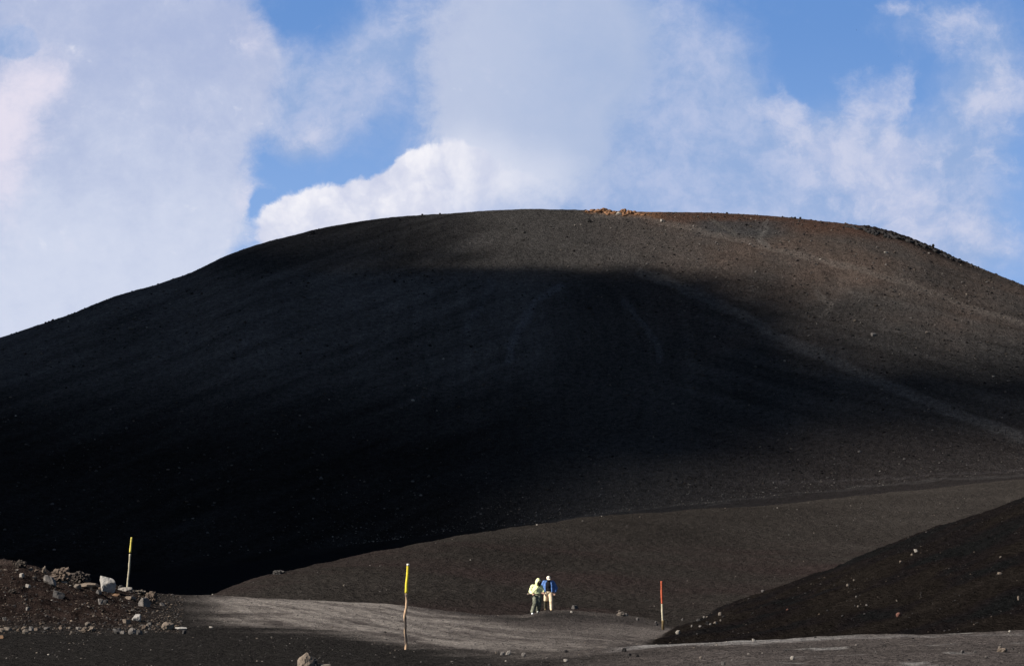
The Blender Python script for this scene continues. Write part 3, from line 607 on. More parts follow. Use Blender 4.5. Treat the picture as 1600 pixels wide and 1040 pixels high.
# along the foot of the mound
rock(138, 986, 22, 8, 'crag', 'tan', 'wide tan stone under the stacked one', group=G_B, rmax=118)
rock(137, 979, 9, 8, 'round', 'buff', 'rounded buff stone perched on the wide tan one', group=G_B, rmax=110, sink=.0)
rock(122, 983, 8, 4, 'ang', 'grey', 'small grey stone left of the stacked pair', group=G_B, rmax=112)
rock(183, 989, 14, 7, 'ang', 'dgrey', 'dark grey stone, leftmost of the grey cluster', group=G_B, rmax=110)
rock(192, 990, 8, 5, 'ang', 'grey', 'little grey stone touching the leftmost cluster stone', group=G_B, rmax=110)
rock(207, 990, 14, 10, 'round', 'grey', 'largest rounded grey stone of the cluster', group=G_B, rmax=110)
rock(218, 991, 10, 7, 'ang', 'dgrey', 'dark grey stone right of the largest cluster stone', group=G_B, rmax=110)
rock(226, 983, 10, 7, 'crag', 'brown', 'brown stone behind the grey cluster', group=G_B, rmax=115)
rock(231, 979, 6, 5, 'ang', 'buff', 'buff pebble above the brown stone of the cluster', group=G_B, rmax=118)
rock(262, 983, 21, 12, 'round', 'tan', 'rounded tan boulder beside the flat white slab', group=G_B, rmax=112, cat_='boulder', name='boulder')
rock(283, 982.5, 19, 3.2, 'slab', 'white', 'flat white slab lying right of the rounded boulder', group=G_B, rmax=112)
rock(288, 990, 7, 6, 'ang', 'dark', 'dark stone just below the flat white slab', group=G_B, rmax=112)
rock(330, 981, 7, 3, 'slab', 'pale', 'flat pale pebble alone right of the white slab', group=G_B, rmax=115)
rock(3, 987, 9, 6, 'ang', 'tan', 'tan stone at the very left edge, foot of mound', group=G_B, rmax=112)
rock(12, 984, 13, 5, 'slab', 'buff', 'flat buff stone next to the left edge stone', group=G_B, rmax=112)
rock(3, 997, 11, 5, 'slab', 'orange', 'orange brown stone in front at the left edge', group=G_B, rmax=108)
rock(29, 986, 7, 5, 'ang', 'brown', 'first brown stone of the small rubble row', group=G_B, rmax=112)
rock(38, 984, 9, 6, 'crag', 'tan', 'tan stone behind in the small rubble row', group=G_B, rmax=114)
rock(41, 989, 11, 6, 'ang', 'buff', 'front buff stone of the small rubble row', group=G_B, rmax=110)
rock(49, 985, 8, 7, 'ang', 'grey', 'grey stone topping the small rubble row', group=G_B, rmax=113)
rock(57, 985, 9, 5, 'ang', 'brown', 'brown stone at right end of the rubble row', group=G_B, rmax=113)
rock(73, 983, 10, 4, 'ang', 'dgrey', 'low dark grey stone right of the rubble row', group=G_B, rmax=114)
rock(95, 983, 7, 4, 'ang', 'brown', 'small brown stone midway between rubble row and stack', group=G_B, rmax=114)
# foreground
rock(478, 1046, 28, 27, 'round', 'tan', 'tan boulder cut by the bottom edge of the picture', group=G_F, rmax=90, cat_='boulder', name='boulder')
rock(487, 1043, 20, 18, 'crag', 'dark', 'dark jagged mass for the shaded right side of the tan boulder', group=G_F, rmax=90)  # dark mesh stands in for shade on the boulder's right side
rock(508, 1043, 22, 6, 'slab', 'buff', 'low buff stone right of the tan boulder', group=G_F, rmax=90)
for i_, (x_, y_, w_, h_, st, cc, lb) in enumerate([
    (785, 1023, 7, 5, 'ang', 'grey', 'grey stone, left of the pair below the path'), (794, 1022, 8, 6, 'ang', 'pale', 'paler stone, right of the pair below the path'),
    (818, 1025, 7, 6, 'round', 'grey', 'lone grey stone right of the pair below the path'), (776, 1021, 5, 3.5, 'ang', 'buff', 'tiny buff stone left of the pair below the path'),
    (884, 1033, 7, 4, 'ang', 'pale', 'pale pinkish stone at the lower middle'), (884.5, 1019, 5, 4, 'ang', 'black', 'black stone above the pale pinkish one'),
    (765, 1040, 6, 4, 'ang', 'dark', 'dark stone at the bottom edge left of centre'),
    (975, 1018, 8, 7, 'crag', 'black', 'jagged black stone near the start of the pale shelf'), (984, 1024, 5, 4, 'ang', 'black', 'small black stone, middle of a row of three'),
    (996, 1026, 5, 4, 'ang', 'black', 'small black stone, last of a row of three'), (1130, 1038, 7, 5, 'ang', 'dgrey', 'dark stone low on the pale shelf'),
    (1238, 1030, 7, 6, 'round', 'pale', 'whitish round stone on the right shelf'), (1178, 1001.5, 6, 4, 'ang', 'pale', 'whitish pebble on the rim of the shelf'),
    (1095, 1029, 5, 4, 'ang', 'buff', 'small buff stone left of the low dark stone'), (1504, 1020, 6, 4.5, 'ang', 'dgrey', 'dark grey stone right part of the shelf'),
    (1523, 1020, 5, 4, 'ang', 'dgrey', 'smaller dark stone right of the dark grey one'), (1566, 1018, 17, 6, 'crag', 'tan', 'long tan rock above the white streaks at right'),
    (1562, 1012.5, 5, 3.5, 'ang', 'buff', 'buff pebble behind the long tan rock'), (1577.5, 987, 4, 3, 'round', 'pale', 'pale pebble on the rim far right')]):
    rock(x_, y_, w_, h_, st, cc, lb, group=G_F, rmax=90 if y_ > 1000 else 80)
rock(898, 951, 11, 6, 'ang', 'dgrey', 'dark stone behind the ledge right of the walkers', group='stones by the walkers', rmin=146)
rock(893, 957, 4, 3, 'ang', 'pale', 'pale pebble on the ledge by the walkers', group='stones by the walkers', rmax=148)
rock(971, 962, 15, 7, 'round', 'buff', 'rounded buff rock on the ledge between walkers and red post', group='stones by the walkers', rmax=150)
rock(978, 962, 7, 5, 'ang', 'grey', 'grey stone against the rounded buff rock', group='stones by the walkers', rmax=150)
rock(996, 969, 5, 5, 'ang', 'dgrey', 'dark grey stone at the right end of the ledge', group='stones by the walkers', rmax=150)
rock(1025, 973, 4, 3, 'ang', 'dgrey', 'dark pebble just left of the red post', group='stones by the walkers', rmax=150)
rock(1026.5, 977, 4, 3, 'ang', 'dark', 'second dark pebble, nearer, left of the red post', group='stones by the walkers', rmax=150)
for (x_, y_, w_, h_, st, cc, lb) in [
    (1059, 990, 9, 7, 'ang', 'pale', 'pale grey stone lowest on the ash slope'), (1066.5, 969, 5, 4, 'round', 'dgrey', 'dark stone near the slope edge by the red post'),
    (1091, 970, 8, 5, 'crag', 'dgrey', 'bluish dark stone in the slope cluster'), (1081, 979, 4, 4, 'round', 'grey', 'small round stone left in the slope cluster'),
    (1100, 965, 4, 3.5, 'ang', 'grey', 'small grey stone, upper left of the slope cluster'), (1104.5, 964.5, 4, 3, 'ang', 'buff', 'small pale stone, upper middle of the slope cluster'),
    (1105, 975, 7, 6, 'crag', 'black', 'black hollow stone in the slope cluster'), (1094, 979, 6, 3, 'ang', 'grey', 'thin grey stone low in the slope cluster'),
    (1110, 976, 5, 3, 'ang', 'grey', 'slim grey stone right of the black hollow one'), (1118, 974, 9, 4, 'slab', 'buff', 'pale elongated stone at right of the slope cluster'),
    (1125, 961, 7, 6, 'ang', 'buff', 'pale blocky stone topping the slope cluster'), (1126, 970, 4, 3.5, 'round', 'buff', 'pale pebble beside the elongated stone'),
    (1131, 964, 6, 3, 'slab', 'black', 'flat black stone right of the pale blocky one'), (1192, 922, 7, 4, 'slab', 'dgrey', 'flat dark stone on the skyline of the slope'),
    (1230, 953, 5, 3, 'slab', 'red', 'small reddish stone in the lower middle slope'), (1325, 915, 6, 4, 'ang', 'buff', 'buff stone in the middle of the slope'),
    (1334.5, 907, 4, 3, 'ang', 'buff', 'smaller buff stone above the middle one'), (1338, 933, 4, 3, 'ang', 'grey', 'small grey stone below the middle one'),
    (1408, 879, 6, 4, 'ang', 'tan', 'tan stone below the brightest stone high on the slope'), (1431, 862, 8, 5, 'ang', 'pale', 'brightest pale stone high on the slope'),
    (1425, 867, 5, 3, 'ang', 'tan', 'tan chip just below the brightest stone'), (1404, 963, 10, 8, 'round', 'red', 'rust red stone low in the middle of the slope'),
    (1562, 897, 10, 4, 'slab', 'tan', 'flat tan stone at the right of the slope'), (1563.5, 871, 4, 3, 'ang', 'buff', 'small pale stone above the flat tan one'),
    (1591, 937, 3.4, 7.5, 'ang', 'tan', 'thin upright tan stone near the right edge'), (1401, 939, 3, 3, 'ang', 'buff', 'tiny pale stone above the rust red one'),
    (1341, 948, 4, 3, 'ang', 'buff', 'pale chip left of the rust red stone'), (1354, 946, 4, 3, 'ang', 'grey', 'grey chip between pale chip and rust red stone')]:
    rock(x_, y_, w_ * .85, h_ * .85, st, cc, lb, group=G_S, rmin=92, rmax=200)
# on the ridge and the cone
rock(437, 897, 22, 7, 'crag', 'dgrey', 'grey rocky lump on the near ridge line at left', cat_='outcrop', name='rock_outcrop', rmax=260, depth=.6)
rock(488, 366, 9, 6, 'crag', 'black', 'black boulder on the left skyline of the cone', group=G_H, rmin=700, cat_='boulder', name='boulder')
rock(921, 482, 9, 4.5, 'crag', 'black', 'black boulder in the shadow below the summit', group=G_H, rmin=640, cat_='boulder', name='boulder')
rock(1365, 525, 9, 5, 'ang', 'grey', 'grey boulder on the right flank of the cone', group=G_H, rmin=640, cat_='boulder', name='boulder')
rock(1449, 521, 6, 3.5, 'ang', 'buff', 'pale boulder right of the grey one on the cone', group=G_H, rmin=640, cat_='boulder', name='boulder')
rock(205, 515, 10, 5, 'crag', 'dgrey', 'dark grey boulder high on the left flank', group=G_H, rmin=640, cat_='boulder', name='boulder')
rock(921, 347, 8, 4.5, 'crag', 'black', 'black boulder just below the ochre summit crag', group=G_H, rmin=640, cat_='boulder', name='boulder')
rock(967, 336, 10, 4.5, 'ang', 'pale', 'pale boulder at the foot of the ochre crag', group=G_H, rmin=640, cat_='boulder', name='boulder')
rock(1034, 347, 5, 4.5, 'ang', 'pale', 'pale boulder on the upper trail', group=G_H, rmin=640, cat_='boulder', name='boulder')
rock(1038, 347, 4, 3.5, 'ang', 'dark', 'dark boulder beside the pale one on the upper trail', group=G_H, rmin=640, cat_='boulder', name='boulder')
rock(1242, 342, 5, 3.5, 'crag', 'black', 'left of two black boulders on the rim', group=G_H, rmin=640, cat_='boulder', name='boulder')
rock(1250.5, 342.5, 4, 3.5, 'crag', 'black', 'right of two black boulders on the rim', group=G_H, rmin=640, cat_='boulder', name='boulder')
rock(1458, 384.5, 5, 4, 'crag', 'black', 'black boulder at the lower end of the dark crag', group=G_H, rmin=640, cat_='boulder', name='boulder')
rock(1584, 442, 5, 3.5, 'crag', 'black', 'black boulder on the skyline near the right edge', group=G_H, rmin=640, cat_='boulder', name='boulder')
rock(1384, 396, 6, 3, 'ang', 'pale', 'pale boulder below the dark rim crag', group=G_H, rmin=640, cat_='boulder', name='boulder')
rock(300, 460, 6, 3, 'crag', 'black', 'black boulder in shade below the left shoulder', group=G_H, rmin=640, cat_='boulder', name='boulder')
def crag(lst, colours, label, seed):
    rng = np.random.default_rng(seed); V_, F_, C_, off = [], [], [], 0
    c0 = None
    for px, py, w, h in lst:
        r, p = hit(px, py - 0.2, 640); k = r / FPX
        if c0 is None: c0 = p
        v, f = rock_mesh(w * k, h * k * 1.3, w * k * 0.8, 'crag', rng, 3); v[:, 2] -= h * k * 0.3; v += np.array(p - c0)
        V_.append(v); F_.append(f + off); off += len(v); c_ = np.array(ROCK[colours[rng.integers(len(colours))]]) * rng.uniform(.75, 1.2)
        C_.append(np.tile(c_, (len(v), 1)))
    pts_ = []
    for px, py, w, h in sorted(lst):
        r, p = hit(px, py - 0.2, 640); pts_.append(np.array(p - c0) + [0, 0, -h * r / FPX * .15])
    rb = .45
    for a_, b_ in zip(pts_[:-1], pts_[1:]):
        if np.linalg.norm(b_ - a_) > .05: v, f = rcone(a_, rb, b_, rb, 8, 2); V_.append(v); F_.append(f + off); off += len(v)
    o = fuse('rock_outcrop', list(zip(V_, [f_ - f_.min() for f_ in F_])), simple_mat(colours[0] + '_lava', ROCK[colours[0]], nscale=.8, namp=.6, bump=1, bdist=.4), None, .14, 1); o.location = c0
    tag(o, label, 'outcrop'); return o
def stone_mat():
    m, t, b = node_mat('stones'); at = t.nodes.new('ShaderNodeAttribute'); at.attribute_name = 'col'
    t.links.new(at.outputs['Color'], b.inputs['Base Color']); b.inputs['Roughness'].default_value = 0.95; b.inputs['Specular IOR Level'].default_value = 0.05
    return m
M_STONE = stone_mat()
ROCK['ochre'] = (.13, .065, .032); ROCK['rust'] = (.075, .035, .022)
if 1: OUT1 = lambda: crag([(918, 332, 9, 4), (926, 331, 12, 4.5), (935, 332, 13, 6), (944, 331, 14, 7), (952, 333, 12, 6), (960, 334, 10, 5), (968, 334, 9, 5.5), (974, 333, 12, 7.5), (983, 334, 12, 6.5), (990, 334, 10, 5), (998, 336, 12, 4), (950, 336, 8, 3), (975, 338, 9, 3), (1006, 337, 9, 3)],
     ['ochre', 'ochre', 'rust'], 'ochre crag of crumbling rock at the summit of the cone', 5)
rg_ = np.random.default_rng(8)
OUT2 = lambda: crag([(x_, float(np.interp(x_, [1320, 1350, 1390, 1440, 1500], [353, 356, 365, 382, 409])) + rg_.uniform(0, 3 + 6 * math.exp(-((x_ - 1375) / 30) ** 2)), rg_.uniform(4, 10), rg_.uniform(2.5, 5)) for x_ in np.concatenate([np.linspace(1322, 1500, 44), rg_.uniform(1340, 1440, 26)])],
     ['black', 'black', 'dbrown'], 'dark craggy lava rim on the right shoulder of the cone', 6)

# loose stones nobody could count, one object for each stretch of ground
def scatter(name, label, n, pxr, rrange, size, pal, seed, keep=None, sub=1, flat=0.7, pw=2.2):
    rng = np.random.default_rng(seed)
    px = rng.uniform(*pxr, n); r = np.sqrt(rng.uniform(rrange[0] ** 2, rrange[1] ** 2, n)); a = np.arctan((px - CX) / FPX / math.cos(PITCH))
    x, y = r * np.sin(a), r * np.cos(a); z = ground_z(x, y); u, v = x / y, z / y; qx, qy = uv2px(u, v)
    ok = np.ones(n, bool) if keep is None else keep(qx, qy, r, rng, x, y)
    x, y, z = x[ok], y[ok], z[ok]; n = len(x)
    s = size[0] + (size[1] - size[0]) * rng.uniform(0, 1, n) ** pw
    v0, f0 = ICO[sub]; nv = len(v0); var = []
    for k in range(10):
        nn = rng.normal(size=(7, 3)); nn /= np.linalg.norm(nn, axis=1)[:, None]; dd = rng.uniform(.55, 1, 7)
        rad = np.min(np.where(v0 @ nn.T > .1, dd / np.maximum(v0 @ nn.T, .1), 1.2), axis=1); var.append(v0 * np.minimum(rad, 1.2)[:, None])
    var = np.array(var)[rng.integers(0, 10, n)]
    an = rng.uniform(0, 6.28, n); c, s_ = np.cos(an), np.sin(an)
    sx = s * rng.uniform(.8, 1.4, n); sy = s * rng.uniform(.8, 1.3, n); sz = s * rng.uniform(flat * .7, flat * 1.3, n)
    X = var[..., 0] * sx[:, None]; Y = var[..., 1] * sy[:, None]; Zz = var[..., 2] * sz[:, None]
    VX_ = np.stack([X * c[:, None] - Y * s_[:, None] + x[:, None], X * s_[:, None] + Y * c[:, None] + y[:, None], Zz + (z + sz * 0.35)[:, None]], -1).reshape(-1, 3)
    FX = (f0[None] + (np.arange(n) * nv)[:, None, None]).reshape(-1, 3)
    names, wts = zip(*pal); wts = np.array(wts) / sum(wts); cc = np.array([ROCK[k] for k in names])[rng.choice(len(names), n, p=wts)] * rng.uniform(.6, 1.15, (n, 1))
    o = mesh_obj(name, VX_, FX, M_STONE, smooth_=False, cols=np.repeat(cc, nv, 0)); o['label'] = label; o['category'] = 'gravel'; o['kind'] = 'stuff'
    return o
scatter('gravel', 'fine loose gravel strewn over the foreground and the path', 15000, (-60, 1660), (50, 152), (.010, .038), [('dark', 4), ('dgrey', 4), ('grey', 2.2), ('buff', 1.2), ('pale', .5)], 201, pw=4,
        keep=lambda px, py, r, rng, x, y: ~((px > 1040) & (r > 92)) & ~((px < 250) & (r > 104)) & (rng.uniform(size=len(px)) < np.clip(0.30 + 1.1 * fbm(x / 3, y / 5, 3, 3), 0.04, 1)))
scatter('rubble', 'small brown stones strewn over the mound', 9000, (-60, 290), (98, 146), (.012, .07), [('dbrown', 7), ('brown', 2), ('dark', 4), ('dgrey', 2), ('buff', .8), ('tan', .5), ('pale', .15)], 202, pw=5)
scatter('slope_gravel', 'small stones strewn over the dark ash slope', 3600, (1040, 1660), (94, 175), (.015, .055), [('black', 3), ('dark', 4), ('dbrown', 3), ('dgrey', 1), ('brown', .5), ('buff', .12)], 203, pw=3.5,
        keep=lambda px, py, r, rng, x, y: (px > 1016 + 36 * np.clip((r - 100) / 30, 0, 1)) & (rng.uniform(size=len(px)) < np.clip(0.3 + 1.2 * fbm((x * .42 - y * .2) / .9, (x * .2 + y * .42) / 4, 3, 304), .04, 1)))
scatter('ridge_gravel', 'sparse pebbles on the brown ash ridge', 900, (300, 1660), (165, 440), (.03, .11), [('dark', 3), ('dgrey', 2), ('buff', .6), ('pale', .5)], 204, pw=3,
        keep=lambda px, py, r, rng, x, y: r < np.interp(px, LN[10][0], LN[10][2]))
def keep_hill(px, py, r, rng, x, y):
    d = 0.25 + 0.45 * fbm(x / 16, y / 20, 3, 301) + 0.35 * fbm(x / 5, y / 40, 2, 302)
    d = d + 0.25 * (px > 1000) * (py < 620) - 0.35 * (px < 860) * (py < 415)
    return rng.uniform(size=len(px)) < np.clip(d, 0.03, 1)
scatter('scoria_gravel', 'loose scoria blocks scattered over the whole cone', 60000, (-80, 1700), (655, 850), (.08, .42), [('black', 3), ('dark', 6), ('dbrown', 2), ('dgrey', 2.6), ('grey', .6), ('buff', .3), ('pale', .1)], 205, keep=keep_hill, pw=6.0)
def keep_foot(px, py, r, rng, x, y):
    ln = np.interp(px, [300, 560, 700, 860, 1000, 1300, 1600], [880, 849, 831, 814, 797, 765, 741]); h_ = ln - py
    dens = np.exp(-np.clip(h_, 0, 200) / 26) * (h_ > -1) * np.interp(px, [250, 450, 620, 800, 1000, 1300, 1600], [.05, .25, .6, 1, .8, .5, .5])
    return rng.uniform(size=len(px)) < dens * (0.6 + 0.6 * fbm(x / 6, y / 8, 2, 303))
scatter('foot_gravel', 'pale stones gathered in a band along the foot of the cone', 26000, (250, 1660), (643, 690), (.06, .24), [('dgrey', 4), ('grey', 3), ('buff', 1.0), ('pale', .5)], 206, keep=keep_foot, pw=3)

# ------------------------------------------------------------------ marker posts
def tube(path, radii, seg=12, jit=0.0, seed=1, cap=True):
    rng = np.random.default_rng(seed); P_ = np.array(path, float); V_, F_ = [], []
    for i, p in enumerate(P_):
        d = P_[min(i + 1, len(P_) - 1)] - P_[max(i - 1, 0)]; d /= np.linalg.norm(d)
        a = np.cross(d, [0.0, 1.0, 0.0]); a = a / np.linalg.norm(a) if np.linalg.norm(a) > 1e-3 else np.array([1.0, 0, 0]); b = np.cross(d, a)
        for k in range(seg):
            t_ = 2 * math.pi * k / seg; rad = radii[i] * (1 + jit * rng.uniform(-1, 1)); V_.append(p + (a * math.cos(t_) + b * math.sin(t_)) * rad)
    n = len(P_)
    for i in range(n - 1):
        for k in range(seg):
            k2 = (k + 1) % seg; A, B, C_, D = i * seg + k, i * seg + k2, (i + 1) * seg + k2, (i + 1) * seg + k; F_ += [(A, B, C_), (A, C_, D)]
    V_.append(P_[0]); V_.append(P_[-1]); c0, c1 = len(V_) - 2, len(V_) - 1
    for k in range(seg): F_.append((c0, (k + 1) % seg, k)); F_.append((c1, (n - 1) * seg + k, (n - 1) * seg + (k + 1) % seg))
    return np.array(V_), np.array(F_)
def resamp(pts, n):
    p = np.array(pts, float); l = np.concatenate([[0], np.cumsum(np.linalg.norm(np.diff(p, axis=0), axis=1))]); t_ = np.linspace(0, l[-1], n)
    return np.stack([np.interp(t_, l, p[:, k]) for k in range(3)], 1)
def bark_mat(name, c1, c2, scale=9):
    m, t, b = node_mat(name); n = t.nodes; l = t.links; tcn = n.new('ShaderNodeTexCoord'); mp = n.new('ShaderNodeMapping'); mp.inputs['Scale'].default_value = (scale, scale, scale * .25)
    nz = n.new('ShaderNodeTexNoise'); nz.inputs['Scale'].default_value = 1.0; nz.inputs['Detail'].default_value = 4; l.new(tcn.outputs['Object'], mp.inputs[0]); l.new(mp.outputs[0], nz.inputs['Vector'])
    cr = n.new('ShaderNodeValToRGB'); cr.color_ramp.elements[0].position = .46; cr.color_ramp.elements[1].position = .56; cr.color_ramp.elements[0].color = (*c1, 1); cr.color_ramp.elements[1].color = (*c2, 1)
    l.new(nz.outputs[0], cr.inputs[0]); l.new(cr.outputs[0], b.inputs['Base Color']); b.inputs['Roughness'].default_value = .85
    bp = n.new('ShaderNodeBump'); bp.inputs['Strength'].default_value = .6; bp.inputs['Distance'].default_value = .01; l.new(nz.outputs[0], bp.inputs['Height']); l.new(bp.outputs[0], b.inputs['Normal'])
    return m
def post(base_px, pts, split_y, wpx, label, mats, seed, rmin=48, rmax=200, cap_mat=None, jit=.1):
    """pts: (px, py) from foot to top; everything above split_y is painted"""
    r, p = hit(base_px[0], base_px[1], rmin, rmax); k = r / FPX
    root = bpy.data.objects.new('marker_post', None); COL.objects.link(root); root.location = p
    tag(root, label, 'marker post', 'marker posts along the path')
    L = [((x - base_px[0]) * k, 0.25 * k * math.sin(i * 1.7), (base_px[1] - y) * k) for i, (x, y) in enumerate(pts)]
    L[0] = (L[0][0], L[0][1], -0.25)
    zs = (base_px[1] - split_y) * k; full = resamp(L, 46)
    lo = full[full[:, 2] <= zs + 0.03]; hi = full[full[:, 2] > zs - 0.01]
    rad = lambda z_, h: (wpx * k / 2) * (1.08 - 0.18 * z_ / L[-1][2]) * h
    rng = np.random.default_rng(seed); wob = 1 + 0.12 * np.interp(np.arange(46), np.arange(0, 46, 4), rng.uniform(-1, 1, 12))
    v, f = tube(lo, [rad(q_[2], wob[i]) for i, q_ in enumerate(lo)], 12, jit, seed); mesh_obj('shaft', v, f, mats[0], root)
    v, f = tube(hi, [rad(q_[2], wob[-len(hi) + i] * 1.03) for i, q_ in enumerate(hi)], 12, jit * .4, seed + 1); mesh_obj('painted_top', v, f, mats[1], root)
    if cap_mat:
        e = hi[-1]; v, f = tube([e - [0, 0, .05], e + [0, 0, .012]], [rad(e[2], 1.12)] * 2, 12, .03, seed); mesh_obj('cut_end', v, f, cap_mat, root)
    return root, k
YEL = simple_mat('yellow_paint', (.56, .44, .035), rough=.75, nscale=14, namp=.35, bdist=.004); RED = simple_mat('red_paint', (.34, .07, .03), rough=.6, nscale=12, namp=.35, bdist=.004)
OLDW = simple_mat('weathered_wood', (.62, .54, .40), nscale=16, namp=.25, bdist=.004)
post((634, 1014), [(634, 1014), (634.4, 1002), (632.8, 985), (633.4, 976), (632.2, 962), (634.4, 950), (635.2, 940), (634.4, 928), (634.8, 914), (636.2, 900), (637.2, 882)], 928, 4.3,
     'crooked wooden post with yellow top and peeling bark beside the path', (bark_mat('peeling_bark', (.035, .024, .018), (.42, .27, .16), 7), YEL), 11, cap_mat=simple_mat('cut_wood', (.55, .5, .42)))
post((198.6, 918.5), [(198.6, 918.5), (199.6, 905), (201.4, 888), (202.4, 868), (203.6, 850), (204.8, 838)], 863, 3.1,
     'leaning pale wooden post with yellow top on the rocky mound', (simple_mat('bleached_wood', (.33, .285, .20), nscale=10, namp=.2, bdist=.004), simple_mat('faded_yellow_paint', (.50, .40, .08), rough=.6, nscale=9, namp=.3, bdist=.004)), 12, rmax=160)
rp, kk = post((1036, 983), [(1036, 983), (1035.6, 970), (1035, 955), (1034.6, 943), (1034, 925), (1034, 908)], 944, 3.2,
     'slim post with red top at the foot of the ash slope', (bark_mat('flaking_pale_wood', (.32, .27, .18), (.48, .42, .29), 5), RED), 13, rmin=100)
# dark foot of the red post and the bent wire hanging on it
v, f = tube([(0, 0, -.2), (0.00, 0, 0.35), (-.004, 0, .42)], [kk * 2.15] * 3, 12, .08, 4); mesh_obj('rusty_sleeve', v, f, simple_mat('rusty_iron', (.11, .075, .035), nscale=12, namp=.4), rp)
v, f = tube(resamp([(.02, -.01, .40), (.06, -.01, .44), (.11, -.01, .46), (.15, -.01, .42), (.16, -.01, .34), (.19, -.01, .27)], 16), [.03] * 16, 8, .05, 6); mesh_obj('wire_hook', v, f, simple_mat('black_iron', (.02, .018, .016), nscale=12), rp)

# ------------------------------------------------------------------ the two walkers
def rcone(p1, r1, p2, r2, seg=14, rings=4):
    p1, p2 = np.array(p1, float), np.array(p2, float); d = p2 - p1; L = np.linalg.norm(d); d /= L
    pts, rad = [], []
    for k in range(rings):
        t_ = math.pi / 2 * (1 - k / rings); pts.append(p1 - d * r1 * math.sin(t_) * .999); rad.append(max(r1 * math.cos(t_), r1 * .03))
    pts.append(p1); rad.append(r1); pts.append(p2); rad.append(r2)
    for k in range(1, rings + 1):
        t_ = math.pi / 2 * k / rings; pts.append(p2 + d * r2 * math.sin(t_) * .999); rad.append(max(r2 * math.cos(t_), r2 * .03))
    P_ = np.array(pts); a = np.cross(d, [0.3, 1.0, 0.2]); a /= np.linalg.norm(a); b = np.cross(d, a); V_, F_ = [], []
    for p, r in zip(P_, rad):
        for k in range(seg): t_ = 2 * math.pi * k / seg; V_.append(p + (a * math.cos(t_) + b * math.sin(t_)) * r)
    n = len(P_)
    for i in range(n - 1):
        for k in range(seg):
            k2 = (k + 1) % seg; A, B, C_, D = i * seg + k, i * seg + k2, (i + 1) * seg + k2, (i + 1) * seg + k; F_ += [(A, B, C_), (A, C_, D)]
    V_.append(P_[0]); V_.append(P_[-1]); c0, c1 = len(V_) - 2, len(V_) - 1
    for k in range(seg): F_.append((c0, (k + 1) % seg, k)); F_.append((c1, (n - 1) * seg + k, (n - 1) * seg + (k + 1) % seg))
    return np.array(V_), np.array(F_)
def ell(c, r, rot=None):
    v, f = ICO[3]; v = v * np.array(r)
    if rot is not None: v = v @ np.array(Matrix.Rotation(rot[0], 3, rot[1])).T
    return v + np.array(c), f
def chain(pts):
    """[(p, r), ...] -> round cones"""
    return [rcone(pts[i][0], pts[i][1], pts[i + 1][0], pts[i + 1][1]) for i in range(len(pts) - 1)]
def fuse(name, prims, mat, parent, voxel=0.009, smooth_it=3, wrinkle=0.0, seed=0, label=None):
    V_, F_, off = [], [], 0
    for v, f in prims: V_.append(v); F_.append(f + off); off += len(v)
    o = mesh_obj(name, np.concatenate(V_), np.concatenate(F_), mat)
    m = o.modifiers.new('r', 'REMESH'); m.mode = 'VOXEL'; m.voxel_size = voxel; m.use_smooth_shade = True
    s = o.modifiers.new('s', 'SMOOTH'); s.factor = .5; s.iterations = smooth_it
    dg = bpy.context.evaluated_depsgraph_get(); dg.update(); me = bpy.data.meshes.new_from_object(o.evaluated_get(dg)); o.modifiers.clear(); old = o.data; o.data = me; bpy.data.meshes.remove(old)
    if not me.materials: me.materials.append(mat)
    n = len(me.vertices); c = np.empty(n * 3, np.float32); me.vertices.foreach_get('co', c); c = c.reshape(-1, 3)
    if wrinkle:
        nr = np.empty(n * 3, np.float32); me.vertices.foreach_get('normal', nr); nr = nr.reshape(-1, 3)
        w_ = np.array([mnoise.noise(Vector((p[0] * 9 + seed, p[1] * 9, p[2] * 22 + p[0] * 14))) for p in c]); c = c + nr * (w_ * wrinkle)[:, None]
        me.vertices.foreach_set('co', c.astype(np.float32).ravel())
    me.polygons.foreach_set('use_smooth', np.ones(len(me.polygons), bool)); me.update()
    if parent: o.parent = parent
    if label: o['label'] = label
    return o
def hand(wr, el, side, curl=0.6, size=1.0):
    """wrist, elbow, thumb side (+1/-1 along X): palm, four curled fingers and a thumb"""
    wr = Vector(wr); d = (wr - Vector(el)).normalized(); a = Vector((side, 0, 0)) - d * d.x * side; a = a if a.length > .2 else Vector((0, -1, 0)); nrm = Vector((0, -1, 0)); nrm = (nrm - d * nrm.dot(d)).normalized(); a = nrm.cross(d).normalized() * side
    out = [rcone(wr - d * .02, .025, wr + d * .03, .028), rcone(wr + d * .03 + a * .02, .021, wr + d * .075 + a * .026, .017), rcone(wr + d * .03 - a * .02, .021, wr + d * .07 - a * .026, .016), rcone(wr + d * .035, .024, wr + d * .078, .018)]
    for i, (o_, L) in enumerate(((.030, .072), (.010, .080), (-.010, .075), (-.030, .058))):
        b = wr + d * .08 + a * o_; k1 = b + (d * math.cos(curl * .6) + nrm * math.sin(curl * .6)) * L * .48; k2 = k1 + (d * math.cos(curl * 1.5) + nrm * math.sin(curl * 1.5)) * L * .32; k3 = k2 + (d * math.cos(curl * 2.2) + nrm * math.sin(curl * 2.2)) * L * .24
        out += chain([(b, .0098), (k1, .0088), (k2, .008), (k3, .0072)])
    t0 = wr + d * .025 + a * .028; t1 = t0 + (d * .6 + a * .6 + nrm * .4).normalized() * .035; t2 = t1 + (d * .8 + a * .1 + nrm * .5).normalized() * .03
    return out + chain([(t0, .014), (t1, .0115), (t2, .009)])
